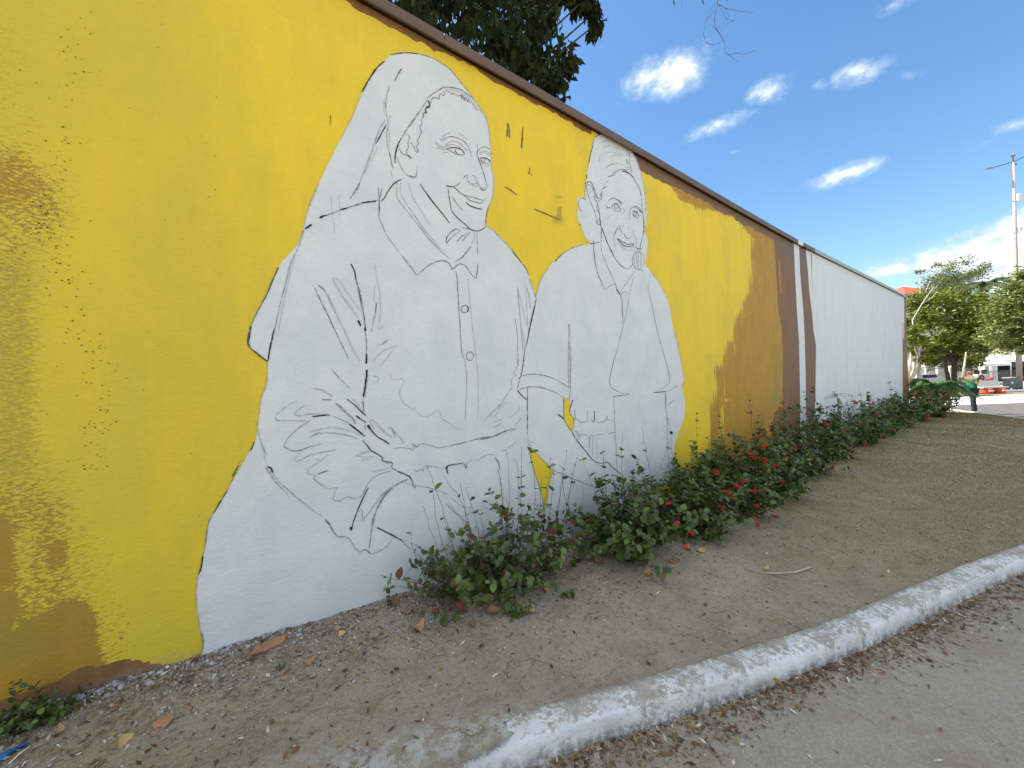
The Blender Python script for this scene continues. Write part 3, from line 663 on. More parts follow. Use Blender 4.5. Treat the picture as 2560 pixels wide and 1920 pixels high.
ST2 = '''D d 3 1985,190 1985,340 1983,520
D l 2 1985,540 1995,590 2010,605
D k 2.6 2005,612 1998,650
D d 2.4 1998,640 2030,760 2065,870 2090,960 2105,1070
D l 2 2105,1080 2100,1220
B k 2 730,460 710,530 690,610 675,710
B k 2 760,350 820,315 880,310 960,320
B m 2 750,360 715,480
B k 2.2 645,860 640,930
B d 2 630,960 625,1080 615,1110
B d 2.2 1270,545 1300,600 1340,670 1360,750 1370,800
B m 2 1390,830 1410,920 1430,1000 1445,1150 1455,1280
B d 3 1450,1330 1460,1370
B m 2.2 860,430 890,405 940,400
B l 2 900,400 980,398
B m 2 870,510 910,480 980,470
B l 2 1000,500 1060,500 1120,525
B l 2 810,690 830,630 880,580 950,560 1060,570 1120,590
B m 2.6 905,785 940,745 1000,725 1070,718
B l 2 1070,718 1150,730
B l 2 980,620 1040,600 1160,600
B d 2.2 1185,510 1200,530
B d 2 1215,560 1235,580 1235,620
B d 2 1185,570 1190,610
B m 2.8 1235,620 1240,700 1245,760 1260,850
B d 2 1190,650 1215,740
B d 2 1205,760 1215,810
B k 2.8 1130,825 1180,830 1220,850 1260,875 1290,915
B d 2.2 1290,915 1330,980 1370,1060 1385,1120 1400,1200 1405,1300 1410,1360
B d 3 940,895 990,880 1030,860
B d 3.4 1000,850 1050,820 1120,800 1200,810
B m 2.4 1010,845 1080,810 1150,800
B k 2.6 920,970 940,960
B m 2.2 880,1020 920,980
B k 2.4 850,1075 910,1025
B d 2.2 835,1100 865,1105 845,1130 830,1130 855,1160 820,1165
B d 2.2 850,1130 850,1190 845,1220
B k 2 640,1000 645,975 680,965 710,985 735,1040 765,1120 800,1200
B d 2 650,1030 660,1010 690,1010 720,1050 750,1130 770,1180 810,1200 850,1200
B d 2 635,1010 645,1080 665,1170 700,1260 740,1350 770,1450 800,1540 830,1560
B d 2 740,1160 760,1220 790,1260 780,1330 810,1380 820,1450 835,1520
B m 2 780,1220 840,1240
B d 1.8 800,1300 810,1360 790,1380 820,1400 815,1480
B l 1.8 700,1050 680,1140
B m 2.4 530,1290 525,1240 545,1200 580,1185
B k 2.2 580,1190 600,1195 630,1215
B m 2 530,1290 550,1340 580,1370 605,1365
B k 3 540,1555 560,1570
B d 3.2 945,1225 980,1200 1030,1200
B d 3.4 1015,1190 1060,1215 1110,1240 1130,1270
B m 2 930,1240 960,1210
B d 2 1060,1210 1100,1260 1120,1285
B k 2 985,1310 1010,1275 1050,1268 1080,1300 1105,1345 1110,1370
B d 1.8 985,1310 1010,1350 1050,1375 1110,1370
B d 1.8 %s
B k 2.4 1044,1300 1052,1312
B d 1.8 905,1290 940,1325 985,1330
B d 1.8 910,1330 950,1320 975,1310
B m 2 1145,1330 1165,1370 1150,1400 1110,1430
B l 1.8 1080,1460 1050,1470
B l 1.8 930,1480 960,1430 1000,1415
B d 2.6 1245,1345 1290,1315 1340,1330 1380,1370 1420,1410
B d 2 1270,1330 1320,1305 1370,1335 1410,1390
B m 1.8 1240,1480 1235,1400 1250,1350
B k 2 1275,1390 1310,1370 1350,1400 1365,1450
B d 1.8 1275,1400 1300,1445 1360,1465
B d 1.8 %s
B k 2.4 1312,1410 1320,1420
B l 1.8 1340,1510 1370,1515
B d 2 1410,1370 1425,1430 1430,1500 1430,1600 1425,1659
B m 1.8 1475,1400 1480,1440 1465,1500
B k 2.4 820,1480 835,1560 870,1659
B m 2 840,1560 845,1659
B m 1.8 1040,1659 1070,1600
B d 1.8 1105,1570 1100,1620
E m 2 1060,0 1070,35 1090,55 1110,55
E k 2.2 1105,10 1115,70 1150,160 1190,260 1240,370
E d 2.4 1240,370 1280,440 1330,500 1390,535 1430,530 1465,490
E m 2 1230,330 1260,400 1290,450
E d 2.2 1118,70 1118,240
E d 2.2 1310,90 1280,130 1255,180
E m 1.8 1255,180 1260,240 1270,290
E d 2 1328,60 1325,100 1350,140
E m 1.8 1370,60 1360,75
E m 1.8 1420,60 1425,100
E d 2 1370,150 1390,190 1420,210 1450,185
E m 2 1480,115 1475,160 1500,210 1505,270 1485,290
E k 2.4 1285,205 1320,215 1340,235 1375,250 1410,272 1450,265 1480,262
E k 2.4 1290,205 1330,245 1370,285 1410,295 1450,290 1475,268
E m 1.8 1300,220 1340,290 1390,330 1425,342 1460,310 1475,280
E d 2.2 1490,290 1520,318 1565,320
E d 2 1590,0 1590,110 1570,200 1550,290 1540,355
E m 1.8 1600,60 1590,150
E d 2 1520,320 1520,355
E m 2.4 %s
E m 2.2 1500,360 1510,450 1520,545
E m 2.2 1550,360 1560,450 1550,545
E m 2.2 1525,360 1530,545
E m 2 1480,365 1478,450 1500,530
E k 3 1490,360 1515,355
E d 2 1490,540 1530,550 1575,555 1572,580
E m 2 1490,560 1440,630 1390,700 1330,790
E l 2 1480,620 1460,700 1440,780 1425,825
E d 2.4 1035,260 1035,330 1045,450 1075,580 1115,680 1155,768
E m 2 1045,350 1050,430
E m 2 1155,768 1200,740 1250,712 1275,720 1300,780 1330,830
E k 2.6 1285,765 1305,800 1330,830
E m 2 1115,250 1125,350 1160,460 1210,570 1260,680 1280,720
E m 2.2 1340,830 1360,795 1390,795 1410,820 1430,825
E k 2.4 1035,265 1070,250 1110,243
E k 3 995,262 1030,262 1030,230
E m 2.4 395,860 430,710 480,610 540,520
E k 3 600,460 660,400 700,370
E m 2.4 700,370 780,320 880,285 980,268
E d 2.2 1330,835 1345,890 1345,960 1355,1150
E m 2 1430,830 1400,980 1360,1170 1320,1330 1260,1550 1235,1659
E l 2 1645,600 1655,650 1635,730 1640,820
E m 2 1645,820 1680,960 1740,1240 1800,1450 1855,1659
E k 4 385,950 355,1070 320,1220 300,1330
E d 3 300,1330 270,1470 250,1600 240,1659
E d 2.4 400,860 385,950
E m 2 290,1380 265,1480
E d 3 757,1150 758,1220
E m 2.2 755,1190 755,1659
E m 2.2 768,1200 775,1659
E l 1.8 785,1659 780,1400
E l 1.8 1660,570 1750,690 1850,880
E m 2 1920,1220 1980,1450 2010,1600
F d 3 265,0 240,120 215,220 190,320
F k 3 190,335 230,385 290,437
F d 2.6 195,205 250,175 330,158 400,155 500,175 600,210 700,265 755,310
F d 3 205,330 270,305 350,295 420,300 500,315
F m 3.4 420,290 520,320 620,365 700,415
F m 2.2 752,0 757,300
F d 2.2 775,0 770,380 750,450
F l 2 360,975 460,1090 580,1215
F l 2 515,1600 540,1400 580,1230
F d 3 703,420 703,650
F k 3.4 635,600 680,635 705,660
F d 2.6 705,660 750,740 800,800
F k 4.6 800,440 795,460
F k 3 795,460 775,520 768,575
F d 2.4 765,585 790,620 815,660 805,740
F k 2.8 795,800 850,890 930,990 1000,1080 1060,1130
F k 2.6 1060,1130 1115,1140 1190,1130 1240,1185 1290,1225 1335,1265
F m 2.2 820,830 855,920
F d 2.2 820,550 828,620 830,660 850,655 880,680 910,690 960,675
F m 2.2 960,550 965,650 975,680
F m 2.2 985,650 1010,660 1030,695
F k 2.6 1037,560 1042,640 1035,690
F m 2.2 1050,645 1075,685 1130,688 1170,660 1180,615 1185,655 1220,665 1265,670
F m 2 815,775 850,800 870,850 880,820 920,825 960,830 975,845
F l 2 990,830 1080,825 1150,815
F d 2.2 1195,815 1265,797
F m 2.6 988,840 983,990
F l 2 1025,840 1020,1060
F l 2 1065,860 1075,1090
F l 2 865,850 875,895
F m 2.2 1255,410 1258,550 1265,700 1275,900 1285,1080 1292,1215
F d 2.2 1245,405 1330,393 1435,378
F d 2 1260,0 1230,110 1212,200 1215,280 1240,320
F m 2.2 1240,320 1290,345 1340,365 1430,372
F m 2 1830,0 1870,180 1868,260 1830,280 1810,305 1750,330 1720,350
F k 2.4 1695,360 1760,352 1835,348
F m 2 1835,350 1900,320 1965,280
F d 2.6 1832,365 1833,550
F m 2.2 1840,560 1845,700 1850,900
F m 2 1855,500 1890,465 1930,445
F m 2 1865,880 1840,1000 1800,1110 1775,1160 1780,1200 1810,1210 1850,1180 1865,1150
F m 2 1850,900 1860,1100 1855,1250
F d 2.2 2005,295 2030,250 2035,230
F l 1.8 2010,110 2035,200
F d 2.4 1250,1330 1300,1345 1330,1350 1380,1365 1450,1358 1560,1340 1650,1310 1720,1270
F m 2 1340,1265 1345,1300 1335,1345
F d 2.2 580,1215 640,1245 700,1260 800,1310 900,1350 980,1380 1040,1415
F m 2 690,1265 680,1360 665,1430 655,1640
F m 2 725,1310 740,1290 780,1310 785,1350
F l 2 785,1350 770,1500 750,1640
F l 2 800,1440 830,1350 845,1450
F l 2 915,1360 910,1600
F l 2 1320,1480 1440,1478
F l 1.8 1350,1380 1400,1390 1500,1385 1600,1370
''' % (circ(1050, 1310, 28, 36), circ(1315, 1415, 22, 28), circ(1527, 450, 66, 97))
ST3 = '''A b 4 1545,840 1537,965
A b 4 1552,850 1562,975
A b 4 1685,880 1675,1000 1673,1075
A b 2 1750,1250 1748,1310
A b 2 1730,1290 1770,1320
C b 3.4 2035,200 2110,235 2210,275
C b 3 1830,45 1870,70 1910,105
S b 2 826,288 825,315
S b 1.6 1750,1150 1752,1156
'''
def strokes(text, parent, name, y0):
    by = {}; k = 0
    for ln in text.strip().split('\n'):
        t = ln.split(' ', 3); P = catmull(fr(t[0], t[3]), 3.0); w = float(t[2])*.46; tone = t[1]
        w *= {'k': .85, 'd': .82, 'm': .80, 'l': .75, 'b': 1}[tone]
        n = len(P)
        if n < 2: continue
        T = np.gradient(P, axis=0); T /= np.maximum(np.linalg.norm(T, axis=1), 1e-6)[:, None]; Nn = np.stack([-T[:, 1], T[:, 0]], 1)
        u = np.linspace(0, 1, n); ww = w*(.55+.45*np.sin(np.pi*np.clip(u*1.0+.05, 0, 1))**.5)*(1+.35*vnoise(P[:, 0], P[:, 1], 9, 3)*2); ww = np.maximum(ww, .45)
        P = P + Nn*(vnoise(P[:, 0], P[:, 1], 22, 4)*1.3)[:, None]
        V = []; y = y0-k*5e-6; k += 1
        for i in range(n):
            for s in (-1, 1):
                q = P[i]+Nn[i]*ww[i]*s; x, z = on_wall(q[0], q[1]); V.append((x, y, z))
        mb = by.setdefault(tone, MB()); mb.add(V, [(2*i, 2*i+1, 2*i+3, 2*i+2) for i in range(n-1)])
    for tone, mb in by.items():
        me = mb.mesh(name, INK[tone]); o = link(name, me, parent)
strokes(ST1, fig1, 'charcoal_lines', -.0042); strokes(ST2, fig2, 'charcoal_lines', -.0042); strokes(ST3, wall, 'scuff_marks', -.0036)
def specks():
    # dark flecks showing through the yellow at the left
    mb = MB(); tr = [(200, 60), (190, 150), (165, 330), (150, 430), (140, 500), (120, 560), (110, 600), (150, 650), (170, 700), (190, 830), (250, 900), (250, 1000), (240, 1110), (230, 1180)]
    def dot_(px, py, r):
        x, z = on_wall(px, py); n = 5; a0 = random.random()*6
        mb.add([(x+r*math.cos(a0+6.283*i/n)*random.uniform(.6, 1.4), -.0030-len(mb.f)*2e-6, z+r*math.sin(a0+6.283*i/n)*random.uniform(.6, 1.2)) for i in range(n)], [tuple(range(n))])
    for i in range(230):
        k = random.random()**.8*(len(tr)-1.001); a = tr[int(k)]; b = tr[int(k)+1]; t = k-int(k)
        dot_(a[0]+(b[0]-a[0])*t+random.gauss(0, 26), a[1]+(b[1]-a[1])*t+random.gauss(0, 22), random.uniform(.0012, .0038))
    for i in range(60): dot_(random.uniform(10, 560), random.uniform(20, 1400), random.uniform(.0012, .003))
    o = mb.build('paint_flecks', simple('old_paint_flecks', (.07, .05, .02), .8, .3), wall); o['kind'] = 'stuff'
specks()
# ------------------------------------------------------------------ ground, road, kerb
def ground_mat():
    m, nt, b = new_mat('dry_soil'); h = NT(nt)
    big = h.noise(.9, 5, .6); mid = h.noise(5, 6, .62); fine = h.noise(55, 6, .7); gr = h.noise(220, 4, .7)
    c = h.mix(h.ramp(big, .35, .65), (.41, .34, .25), (.485, .41, .305)); c = h.mix(h.m('MULTIPLY', h.ramp(mid, .4, .7), .5), c, (.27, .21, .145))
    c = h.mix(h.m('MULTIPLY', h.ramp(fine, .45, .7), .55), c, (.56, .49, .37)); c = h.mix(h.m('MULTIPLY', h.ramp(h.noise(28, 7, .8), .50, .62), .45), c, (.22, .16, .11))
    c = h.mix(h.m('MULTIPLY', h.ramp(gr, .53, .66), .75), c, (.12, .09, .065))
    c = h.mix(h.m('MULTIPLY', h.attr('debris'), h.ramp(h.noise(40, 6, .8), .44, .58)), c, h.mix(h.ramp(gr, .4, .6), (.20, .10, .06), (.11, .075, .05)))
    c = h.mix(h.m('MULTIPLY', h.ramp(h.noise(160, 3, .6), .66, .72), .8), c, (.48, .45, .40))
    wear = h.attr('grassy'); gn = h.ramp(h.noise(3.5, 6, .7), .30, .62)
    c = h.mix(h.m('MULTIPLY', wear, h.m('ADD', h.m('MULTIPLY', gn, .55), .35)), c, h.mix(h.ramp(fine, .3, .7), (.235, .195, .085), (.325, .27, .13)))
    c = h.mix(h.m('MULTIPLY', h.attr('pale'), h.ramp(h.noise(16, 6, .75), .42, .6)), c, (.60, .58, .54))
    h.L.new(c, b.inputs['Base Color']); b.inputs['Roughness'].default_value = .95; b.inputs['Specular IOR Level'].default_value = .15
    hh = h.m('ADD', h.m('ADD', h.m('MULTIPLY', mid, 1.5), h.m('MULTIPLY', fine, .9)), h.m('MULTIPLY', gr, .35)); h.L.new(h.bump(hh, .9, .012), b.inputs['Normal']); return m
def dirt_edge(x):
    x = np.asarray(x, float); k = kerb_y(x)+.075
    return k-.115*(1-smooth(.55, 1.1, x))
def build_ground():
    xs = np.concatenate([dens(-12, -1.4, .25), dens(-1.4, 6.0, .025), dens(6, 12, .06), dens(12, 27, .15)])
    nt_ = 110; nx = len(xs); t = np.linspace(0, 1, nt_)**1.0
    e = np.minimum(dirt_edge(xs), .05); X = np.repeat(xs, nt_); Y = ((.15)+(e-.15)[:, None]*t[None, :]).ravel(); Z = ground_z(X, Y)
    Z = Z - .06*smooth(.3, .95, np.tile(t, nx))*0
    g = np.arange(nx*nt_).reshape(nx, nt_); f = np.stack([g[:-1, :-1].ravel(), g[:-1, 1:].ravel(), g[1:, 1:].ravel(), g[1:, :-1].ravel()], 1)
    me = npmesh('ground', np.stack([X, Y, Z], 1), f, ground_mat(), smooth_=True)
    grassy = smooth(2.6, 6.5, X+.9*Y*-.35)*(.75+.5*vnoise(X, Y, .8, 21)); pale = smooth(.16, .02, np.abs(Y-(kerb_y(X)+.10)))*smooth(-.1, .5, X)*smooth(1.5, .9, X)
    debris = np.exp(np.minimum(Y, 0)/.38)*.9*(.55+vnoise(X, Y, .35, 23)*1.2)+.12*np.clip(vnoise(X, Y, .8, 24)*3, 0, 1)
    for nm, v in (('debris', np.clip(debris, 0, 1)), ('grassy', np.clip(grassy, 0, 1)), ('pale', np.clip(pale, 0, 1))): a = me.attributes.new(nm, 'FLOAT', 'POINT'); a.data.foreach_set('value', v.astype(np.float32))
    o = link('ground', me); tag(o, kind='structure')
    # road and yard sheet to the horizon
    xs = np.concatenate([[-900, -300, -100, -40, -20], dens(-12, 0, .5), dens(0, 7, .12), dens(7, 34, .5), [40, 55, 80, 120, 200, 400, 900]]); ys = np.concatenate([[-900, -300, -100, -40, -20, -12, -8], dens(-6, .4, .12), dens(.4, 8, .5), [12, 20, 40, 100, 300, 900]])
    X, Y = np.meshgrid(xs, ys, indexing='ij'); X = X.ravel(); Y = Y.ravel(); nx, ny = len(xs), len(ys)
    Z = road_z(X, Y) + vnoise(X, Y, 1.4, 31)*.012*(np.abs(Y) < 8) + .11*smooth(.0, .4, Y)*(X < 20)
    g = np.arange(nx*ny).reshape(nx, ny); f = np.stack([g[:-1, :-1].ravel(), g[1:, :-1].ravel(), g[1:, 1:].ravel(), g[:-1, 1:].ravel()], 1)
    m, nt2, b = new_mat('worn_concrete_road'); h = NT(nt2)
    big = h.noise(.55, 5, .6); mid = h.noise(3.3, 6, .65); fine = h.noise(70, 5, .7); st = h.noise(9, 5, .6)
    c = h.mix(h.ramp(big, .35, .65), (.345, .30, .225), (.40, .355, .275)); c = h.mix(h.m('MULTIPLY', h.ramp(mid, .45, .7), .5), c, (.27, .235, .175)); c = h.mix(h.m('MULTIPLY', h.ramp(fine, .45, .62), .5), c, (.50, .46, .38)); c = h.mix(h.m('MULTIPLY', h.ramp(h.noise(190, 4, .75), .54, .66), .6), c, (.15, .13, .105)); c = h.mix(h.m('MULTIPLY', h.ramp(h.noise(1.6, 6, .75), .52, .66), .4), c, (.30, .225, .16))
    c = h.mix(h.m('MULTIPLY', h.ramp(st, .64, .72), .55), c, (.09, .085, .08)); c = h.mix(h.m('MULTIPLY', h.ramp(h.noise(13, 4, .6), .68, .76), .4), c, (.27, .21, .17))
    # asphalt further along the street
    sx = h.N.new('ShaderNodeSeparateXYZ'); h.L.new(h.tc.outputs['Object'], sx.inputs[0]); asp = h.ramp(sx.outputs[0], 15, 19)
    c = h.mix(asp, c, h.mix(h.ramp(mid, .3, .7), (.085, .08, .078), (.13, .125, .12)))
    h.L.new(c, b.inputs['Base Color']); b.inputs['Roughness'].default_value = .9; b.inputs['Specular IOR Level'].default_value = .2
    h.L.new(h.bump(h.m('ADD', h.m('MULTIPLY', mid, 1.2), h.m('ADD', fine, h.m('MULTIPLY', h.noise(260, 3, .6), .5))), .8, .006), b.inputs['Normal'])
    o = link('road', npmesh('road', np.stack([X, Y, Z], 1), f, m, smooth_=True)); tag(o, kind='structure')
build_ground()
def build_kerb():
    m, nt, b = new_mat('whitewashed_concrete'); h = NT(nt); geo = h.N.new('ShaderNodeNewGeometry'); sp = h.N.new('ShaderNodeSeparateXYZ'); h.L.new(geo.outputs['Normal'], sp.inputs[0])
    con = h.mix(h.ramp(h.noise(18, 6, .7), .3, .7), (.52, .475, .40), (.36, .32, .26)); wh = h.mix(h.ramp(h.noise(7, 5, .6), .35, .65), (.80, .79, .78), (.66, .655, .665))
    n = h.m('ADD', h.m('MULTIPLY', h.noise(34, 6, .78), .6), h.m('MULTIPLY', h.noise(5, 4, .6, (1, 1, 1)), .4))
    wear = h.m('ADD', n, h.m('MULTIPLY', h.attr('worn'), .075)); f = h.ramp(wear, .535, .60)
    c = h.mix(f, wh, con); c = h.mix(h.m('MULTIPLY', h.ramp(h.noise(3, 4, .6), .6, .8), .3), c, (.45, .36, .14))
    c = h.mix(h.m('MULTIPLY', h.attr('foot'), h.ramp(h.noise(24, 5, .7), .3, .6)), c, (.17, .14, .11))
    h.L.new(c, b.inputs['Base Color']); b.inputs['Roughness'].default_value = .9
    h.L.new(h.bump(h.m('ADD', h.noise(60, 5, .7), h.m('MULTIPLY', h.noise(14, 5, .65), 1.6)), .9, .008), b.inputs['Normal'])
    # sweep a rounded profile along the kerb line
    pts = []; x = -1.2
    while x < 26.9:
        pts.append((x, float(kerb_y(x)))); x += .03 if x < 6 else .12
    P = np.array(pts); T = np.gradient(P, axis=0); T /= np.linalg.norm(T, axis=1)[:, None]; Nn = np.stack([-T[:, 1], T[:, 0]], 1)   # points to the dirt side
    prof = [(-.010, -.03, 0, .3, 1), (-.005, .018, 0, .05, .85), (.0, .040, 0, 0, .3), (.002, .070, 0, 0, 0), (.004, .089, 0, .2, 0), (.011, .098, 0, .9, 0), (.03, .100, 0, .8, 0), (.06, .100, 0, .9, 0), (.09, .099, 0, 1.1, 0), (.118, .095, 0, 1.5, .25), (.132, .080, 0, 1.3, .7), (.138, .03, 0, .6, .6)]
    V = []; worn = []; foot = []; k = len(prof); rise = smooth(-.2, 1.0, P[:, 0])
    cum = np.concatenate([[0], np.cumsum(np.linalg.norm(np.diff(P, axis=0), axis=1))])
    for i, (p, n2) in enumerate(zip(P, Nn)):
        chip = max(0, float(vnoise(cum[i], 0, .09, 46))-.18)*.055+max(0, float(vnoise(cum[i], 3, .27, 47))-.25)*.07
        rz = float(road_z(p[0], p[1])); j = cum[i]
        joint = 2.2 if abs((cum[i]+.3) % 1.0-.5) < .018 else 0.0
        for q, (o_, z_, _, w_, f_) in enumerate(prof):
            o_ *= 1.15; z_ *= 1.08
            jx = chip*(.3, .5, .8, 1, 1.1, .7)[q-2 if 2 <= q <= 6 else 0]*(2 <= q <= 6)+vnoise(j, q*.5, .07, 40)*.007+vnoise(j, q*.3, .31, 41)*.010; jz = -chip*.8*(q in (4, 5, 6))+vnoise(j, q*.4, .09, 42)*.008+vnoise(j, q*.5, .035, 44)*.009*(q in (4, 5, 6))+vnoise(j, 0, .5, 43)*.010
            hgt = z_*(.85+.15*rise[i]); inset = .006*joint
            V.append((p[0]+n2[0]*(o_*1.0+jx+inset), p[1]+n2[1]*(o_*1.0+jx+inset), rz+hgt+jz*(z_ > .05)-inset*(z_ > .05))); worn.append(w_); foot.append(f_)
    n = len(P); Fc = [(i*k+q, (i+1)*k+q, (i+1)*k+q+1, i*k+q+1) for i in range(n-1) for q in range(k-1)]
    me = npmesh('kerb', V, Fc, m, smooth_=False)
    for nm, v in (('worn', worn), ('foot', foot)): a = me.attributes.new(nm, 'FLOAT', 'POINT'); a.data.foreach_set('value', np.array(v, np.float32))
    tag(link('kerb', me), kind='structure')
build_kerb()
# ------------------------------------------------------------------ scattered stuff on the ground
def rotmats(n, tilt=3.14, rg=rng):
    q = rg.normal(size=(n, 4)); q /= np.linalg.norm(q, axis=1)[:, None]; w, x, y, z = q.T
    return np.stack([np.stack([1-2*(y*y+z*z), 2*(x*y-z*w), 2*(x*z+y*w)], 1), np.stack([2*(x*y+z*w), 1-2*(x*x+z*z), 2*(y*z-x*w)], 1), np.stack([2*(x*z-y*w), 2*(y*z+x*w), 1-2*(x*x+y*y)], 1)], 1)
def rot_zyx(yaw, pitch, rollv):
    cy, sy, cp, sp, cr, sr = np.cos(yaw), np.sin(yaw), np.cos(pitch), np.sin(pitch), np.cos(rollv), np.sin(rollv)
    return np.stack([np.stack([cy*cp, cy*sp*sr-sy*cr, cy*sp*cr+sy*sr], 1), np.stack([sy*cp, sy*sp*sr+cy*cr, sy*sp*cr-cy*sr], 1), np.stack([-sp, cp*sr, cp*cr], 1)], 1)
def scatter(name, tv, tf, pos, R, scale, mats, mi=None, parent=None, smooth_=False):
    tv = np.asarray(tv, float); tf = np.asarray(tf, int); n = len(pos)
    s = scale if np.ndim(scale) == 2 else np.repeat(np.asarray(scale)[:, None], 3, 1)
    V = np.einsum('nij,nkj->nki', R, tv[None]*s[:, None, :])+pos[:, None, :]
    F_ = tf[None]+(np.arange(n)*len(tv))[:, None, None]
    me = npmesh(name, V.reshape(-1, 3), F_.reshape(-1, tf.shape[1]), mats, None if mi is None else np.repeat(mi, len(tf)), smooth_)
    return link(name, me, parent)
PEB_V = [(1, 0, 0), (0, .8, 0), (-1, 0, 0), (0, -.8, 0), (.3, .2, .6), (-.2, -.1, -.5), (.6, .6, .25), (-.6, -.5, .3)]
PEB_F = [(0, 6, 4), (6, 1, 4), (1, 2, 4), (2, 7, 4), (7, 3, 4), (3, 0, 4), (1, 0, 5), (2, 1, 5), (3, 2, 5), (0, 3, 5), (0, 1, 6), (2, 3, 7)]
def ground_scatter():
    m_st = [simple('grey_pebble', (.40, .385, .36), .85, .25, 20), simple('pale_pebble', (.55, .53, .49), .8, .2, 20), simple('brown_pebble', (.24, .17, .12), .9, .3, 20)]
    # gravel heaped against the wall, thinning outward
    def cloud(n, f):
        X = []; 
        while len(X) < n:
            x = rng.uniform(-2.0, 6.5, n); y = rng.uniform(-2.4, 0, n); k = rng.random(n) < f(x, y); X += list(zip(x[k], y[k]))
        return np.array(X[:n])
    dw = lambda x: .12+.20*np.exp(-((x-1.2)/1.1)**2)
    P = cloud(7500, lambda x, y: np.exp(y/dw(x))*smooth(6.0, 2.0, x)+.012)
    P = P[P[:, 1] > dirt_edge(P[:, 0])]
    n = len(P); s = np.clip(rng.lognormal(-5.3, .42, n), .002, .014); z = ground_z(P[:, 0], P[:, 1])
    o = scatter('gravel', PEB_V, PEB_F, np.stack([P[:, 0], P[:, 1]-.004, z+s*.15], 1), rotmats(n), s, m_st, rng.choice(3, n, p=[.66, .14, .20])); tag(o, 'grey gravel heaped along the foot of the wall', 'gravel', kind='stuff')
    # rubble chunks at the very foot of the wall
    x = np.concatenate([rng.uniform(-1.4, .35, 150), rng.uniform(.9, 2.3, 60)]); y = -np.abs(rng.normal(.02, .05, len(x)))-.01; s = rng.uniform(.006, .022, len(x))
    o = scatter('mortar_rubble', PEB_V, PEB_F, np.stack([x, y, ground_z(x, y)+s*.2], 1), rotmats(len(x)), s, [simple('mortar_rubble', (.38, .36, .38), .95, .3, 30, .003)]); tag(o, 'lumps of grey mortar fallen along the wall foot', 'rubble', kind='stuff')
    # small bits: crushed leaf, bark and twig ends
    m_lt = [simple('crushed_leaf_brown', (.20, .10, .045), .85, .35, 30), simple('crushed_leaf_tan', (.36, .23, .10), .8, .3, 30), simple('crushed_leaf_dark', (.09, .05, .03), .9, .3, 30), simple('pale_chip', (.60, .57, .50), .8, .2, 30)]
    LV = [(-1, 0, 0), (0, -.42, .12), (1, 0, .05), (0, .42, -.02)]; LF = [(0, 1, 2), (0, 2, 3)]
    P1 = cloud(11000, lambda x, y: .9*np.exp(y/.42)*smooth(9, 4.0, x+1)+.035); P1 = P1[P1[:, 1] > dirt_edge(P1[:, 0])+.02]
    kx = rng.uniform(.75, 6.4, 6500); off = np.abs(rng.normal(0, .075, 6500))*(.6+1.3*np.clip(vnoise(kx, kx*0, .45, 51)+.45, 0, 1)); ky = kerb_y(kx)-.012-off; P2 = np.stack([kx, ky], 1)
    P3 = cloud(900, lambda x, y: .5+0*x)*np.array([1, 1.0]); P3 = P3[P3[:, 1] < kerb_y(P3[:, 0])-.05]
    P3 = P3[P3[:, 0] > 1.0]
    P = np.concatenate([P1, P2, P3[:160]]); n = len(P); z = np.where(P[:, 1] > kerb_y(P[:, 0]), ground_z(P[:, 0], P[:, 1]), road_z(P[:, 0], P[:, 1])+vnoise(P[:, 0], P[:, 1], 1.4, 31)*.012)
    
    s = np.clip(rng.lognormal(-4.75, .5, n), .003, .024); sc = np.stack([s, s*rng.uniform(.35, 1.1, n), s], 1)
    o = scatter('leaf_litter', LV, LF, np.stack([P[:, 0], P[:, 1], z+.003+rng.random(n)*.005], 1), rot_zyx(rng.uniform(0, 6.28, n), rng.normal(0, .3, n), rng.normal(0, .35, n)), sc, m_lt, rng.choice(4, n, p=[.45, .24, .22, .09])); tag(o, 'crushed brown leaves and chips strewn by the wall and in the gutter', 'leaf litter', kind='stuff')
    # fallen twigs and straws
    mb = MB(); 
    for i in range(620):
        if i < 430:
            x = random.uniform(-1.3, 5.5); y = -abs(random.gauss(0, .5))-.03 if random.random() < .45 else random.uniform(-2.2, -.05)
            if y < float(dirt_edge(x))+.03: continue
            fz = ground_z
        else: x = random.uniform(.9, 5.5); y = float(kerb_y(x))-abs(random.gauss(.03, .10))-.01; fz = road_z
        a = random.uniform(0, 6.28); L = random.uniform(.02, .12); c1 = random.gauss(0, .25)*L
        q = []
        for t in (0, .5, 1):
            xx = x+math.cos(a)*L*t-math.sin(a)*c1*math.sin(t*3.14); yy = y+math.sin(a)*L*t+math.cos(a)*c1*math.sin(t*3.14); q.append((xx, yy, float(fz(xx, yy))+.004+.004*random.random()))
        mb.tube(q, random.uniform(.0006, .0016), 3, False)
    o = mb.build('fallen_twigs', simple('dry_twig', (.20, .125, .075), .9, .3, 30)); tag(o, 'thin dry twigs and straws scattered over the bare soil', 'twigs', kind='stuff')
    # dry short grass further along
    N_ = 130000; x = rng.uniform(2.4, 25, N_)**1.0; x = 2.2+(x-2.2)*rng.random(N_)**.35; e = dirt_edge(x); y = e+(0-e)*rng.random(N_); keep = rng.random(N_) < smooth(2.4, 7, x-.5*y*0)*(.45+1.1*np.clip(vnoise(x, y, .7, 61)+.4, 0, 1)); x = x[keep]; y = y[keep]; n = len(x)
    GV = [(-.5, 0, 0), (.5, 0, 0), (0, .5, 1)]; s = rng.uniform(.007, .020, n)*(1+x*.03); w = .0016+.0007*x
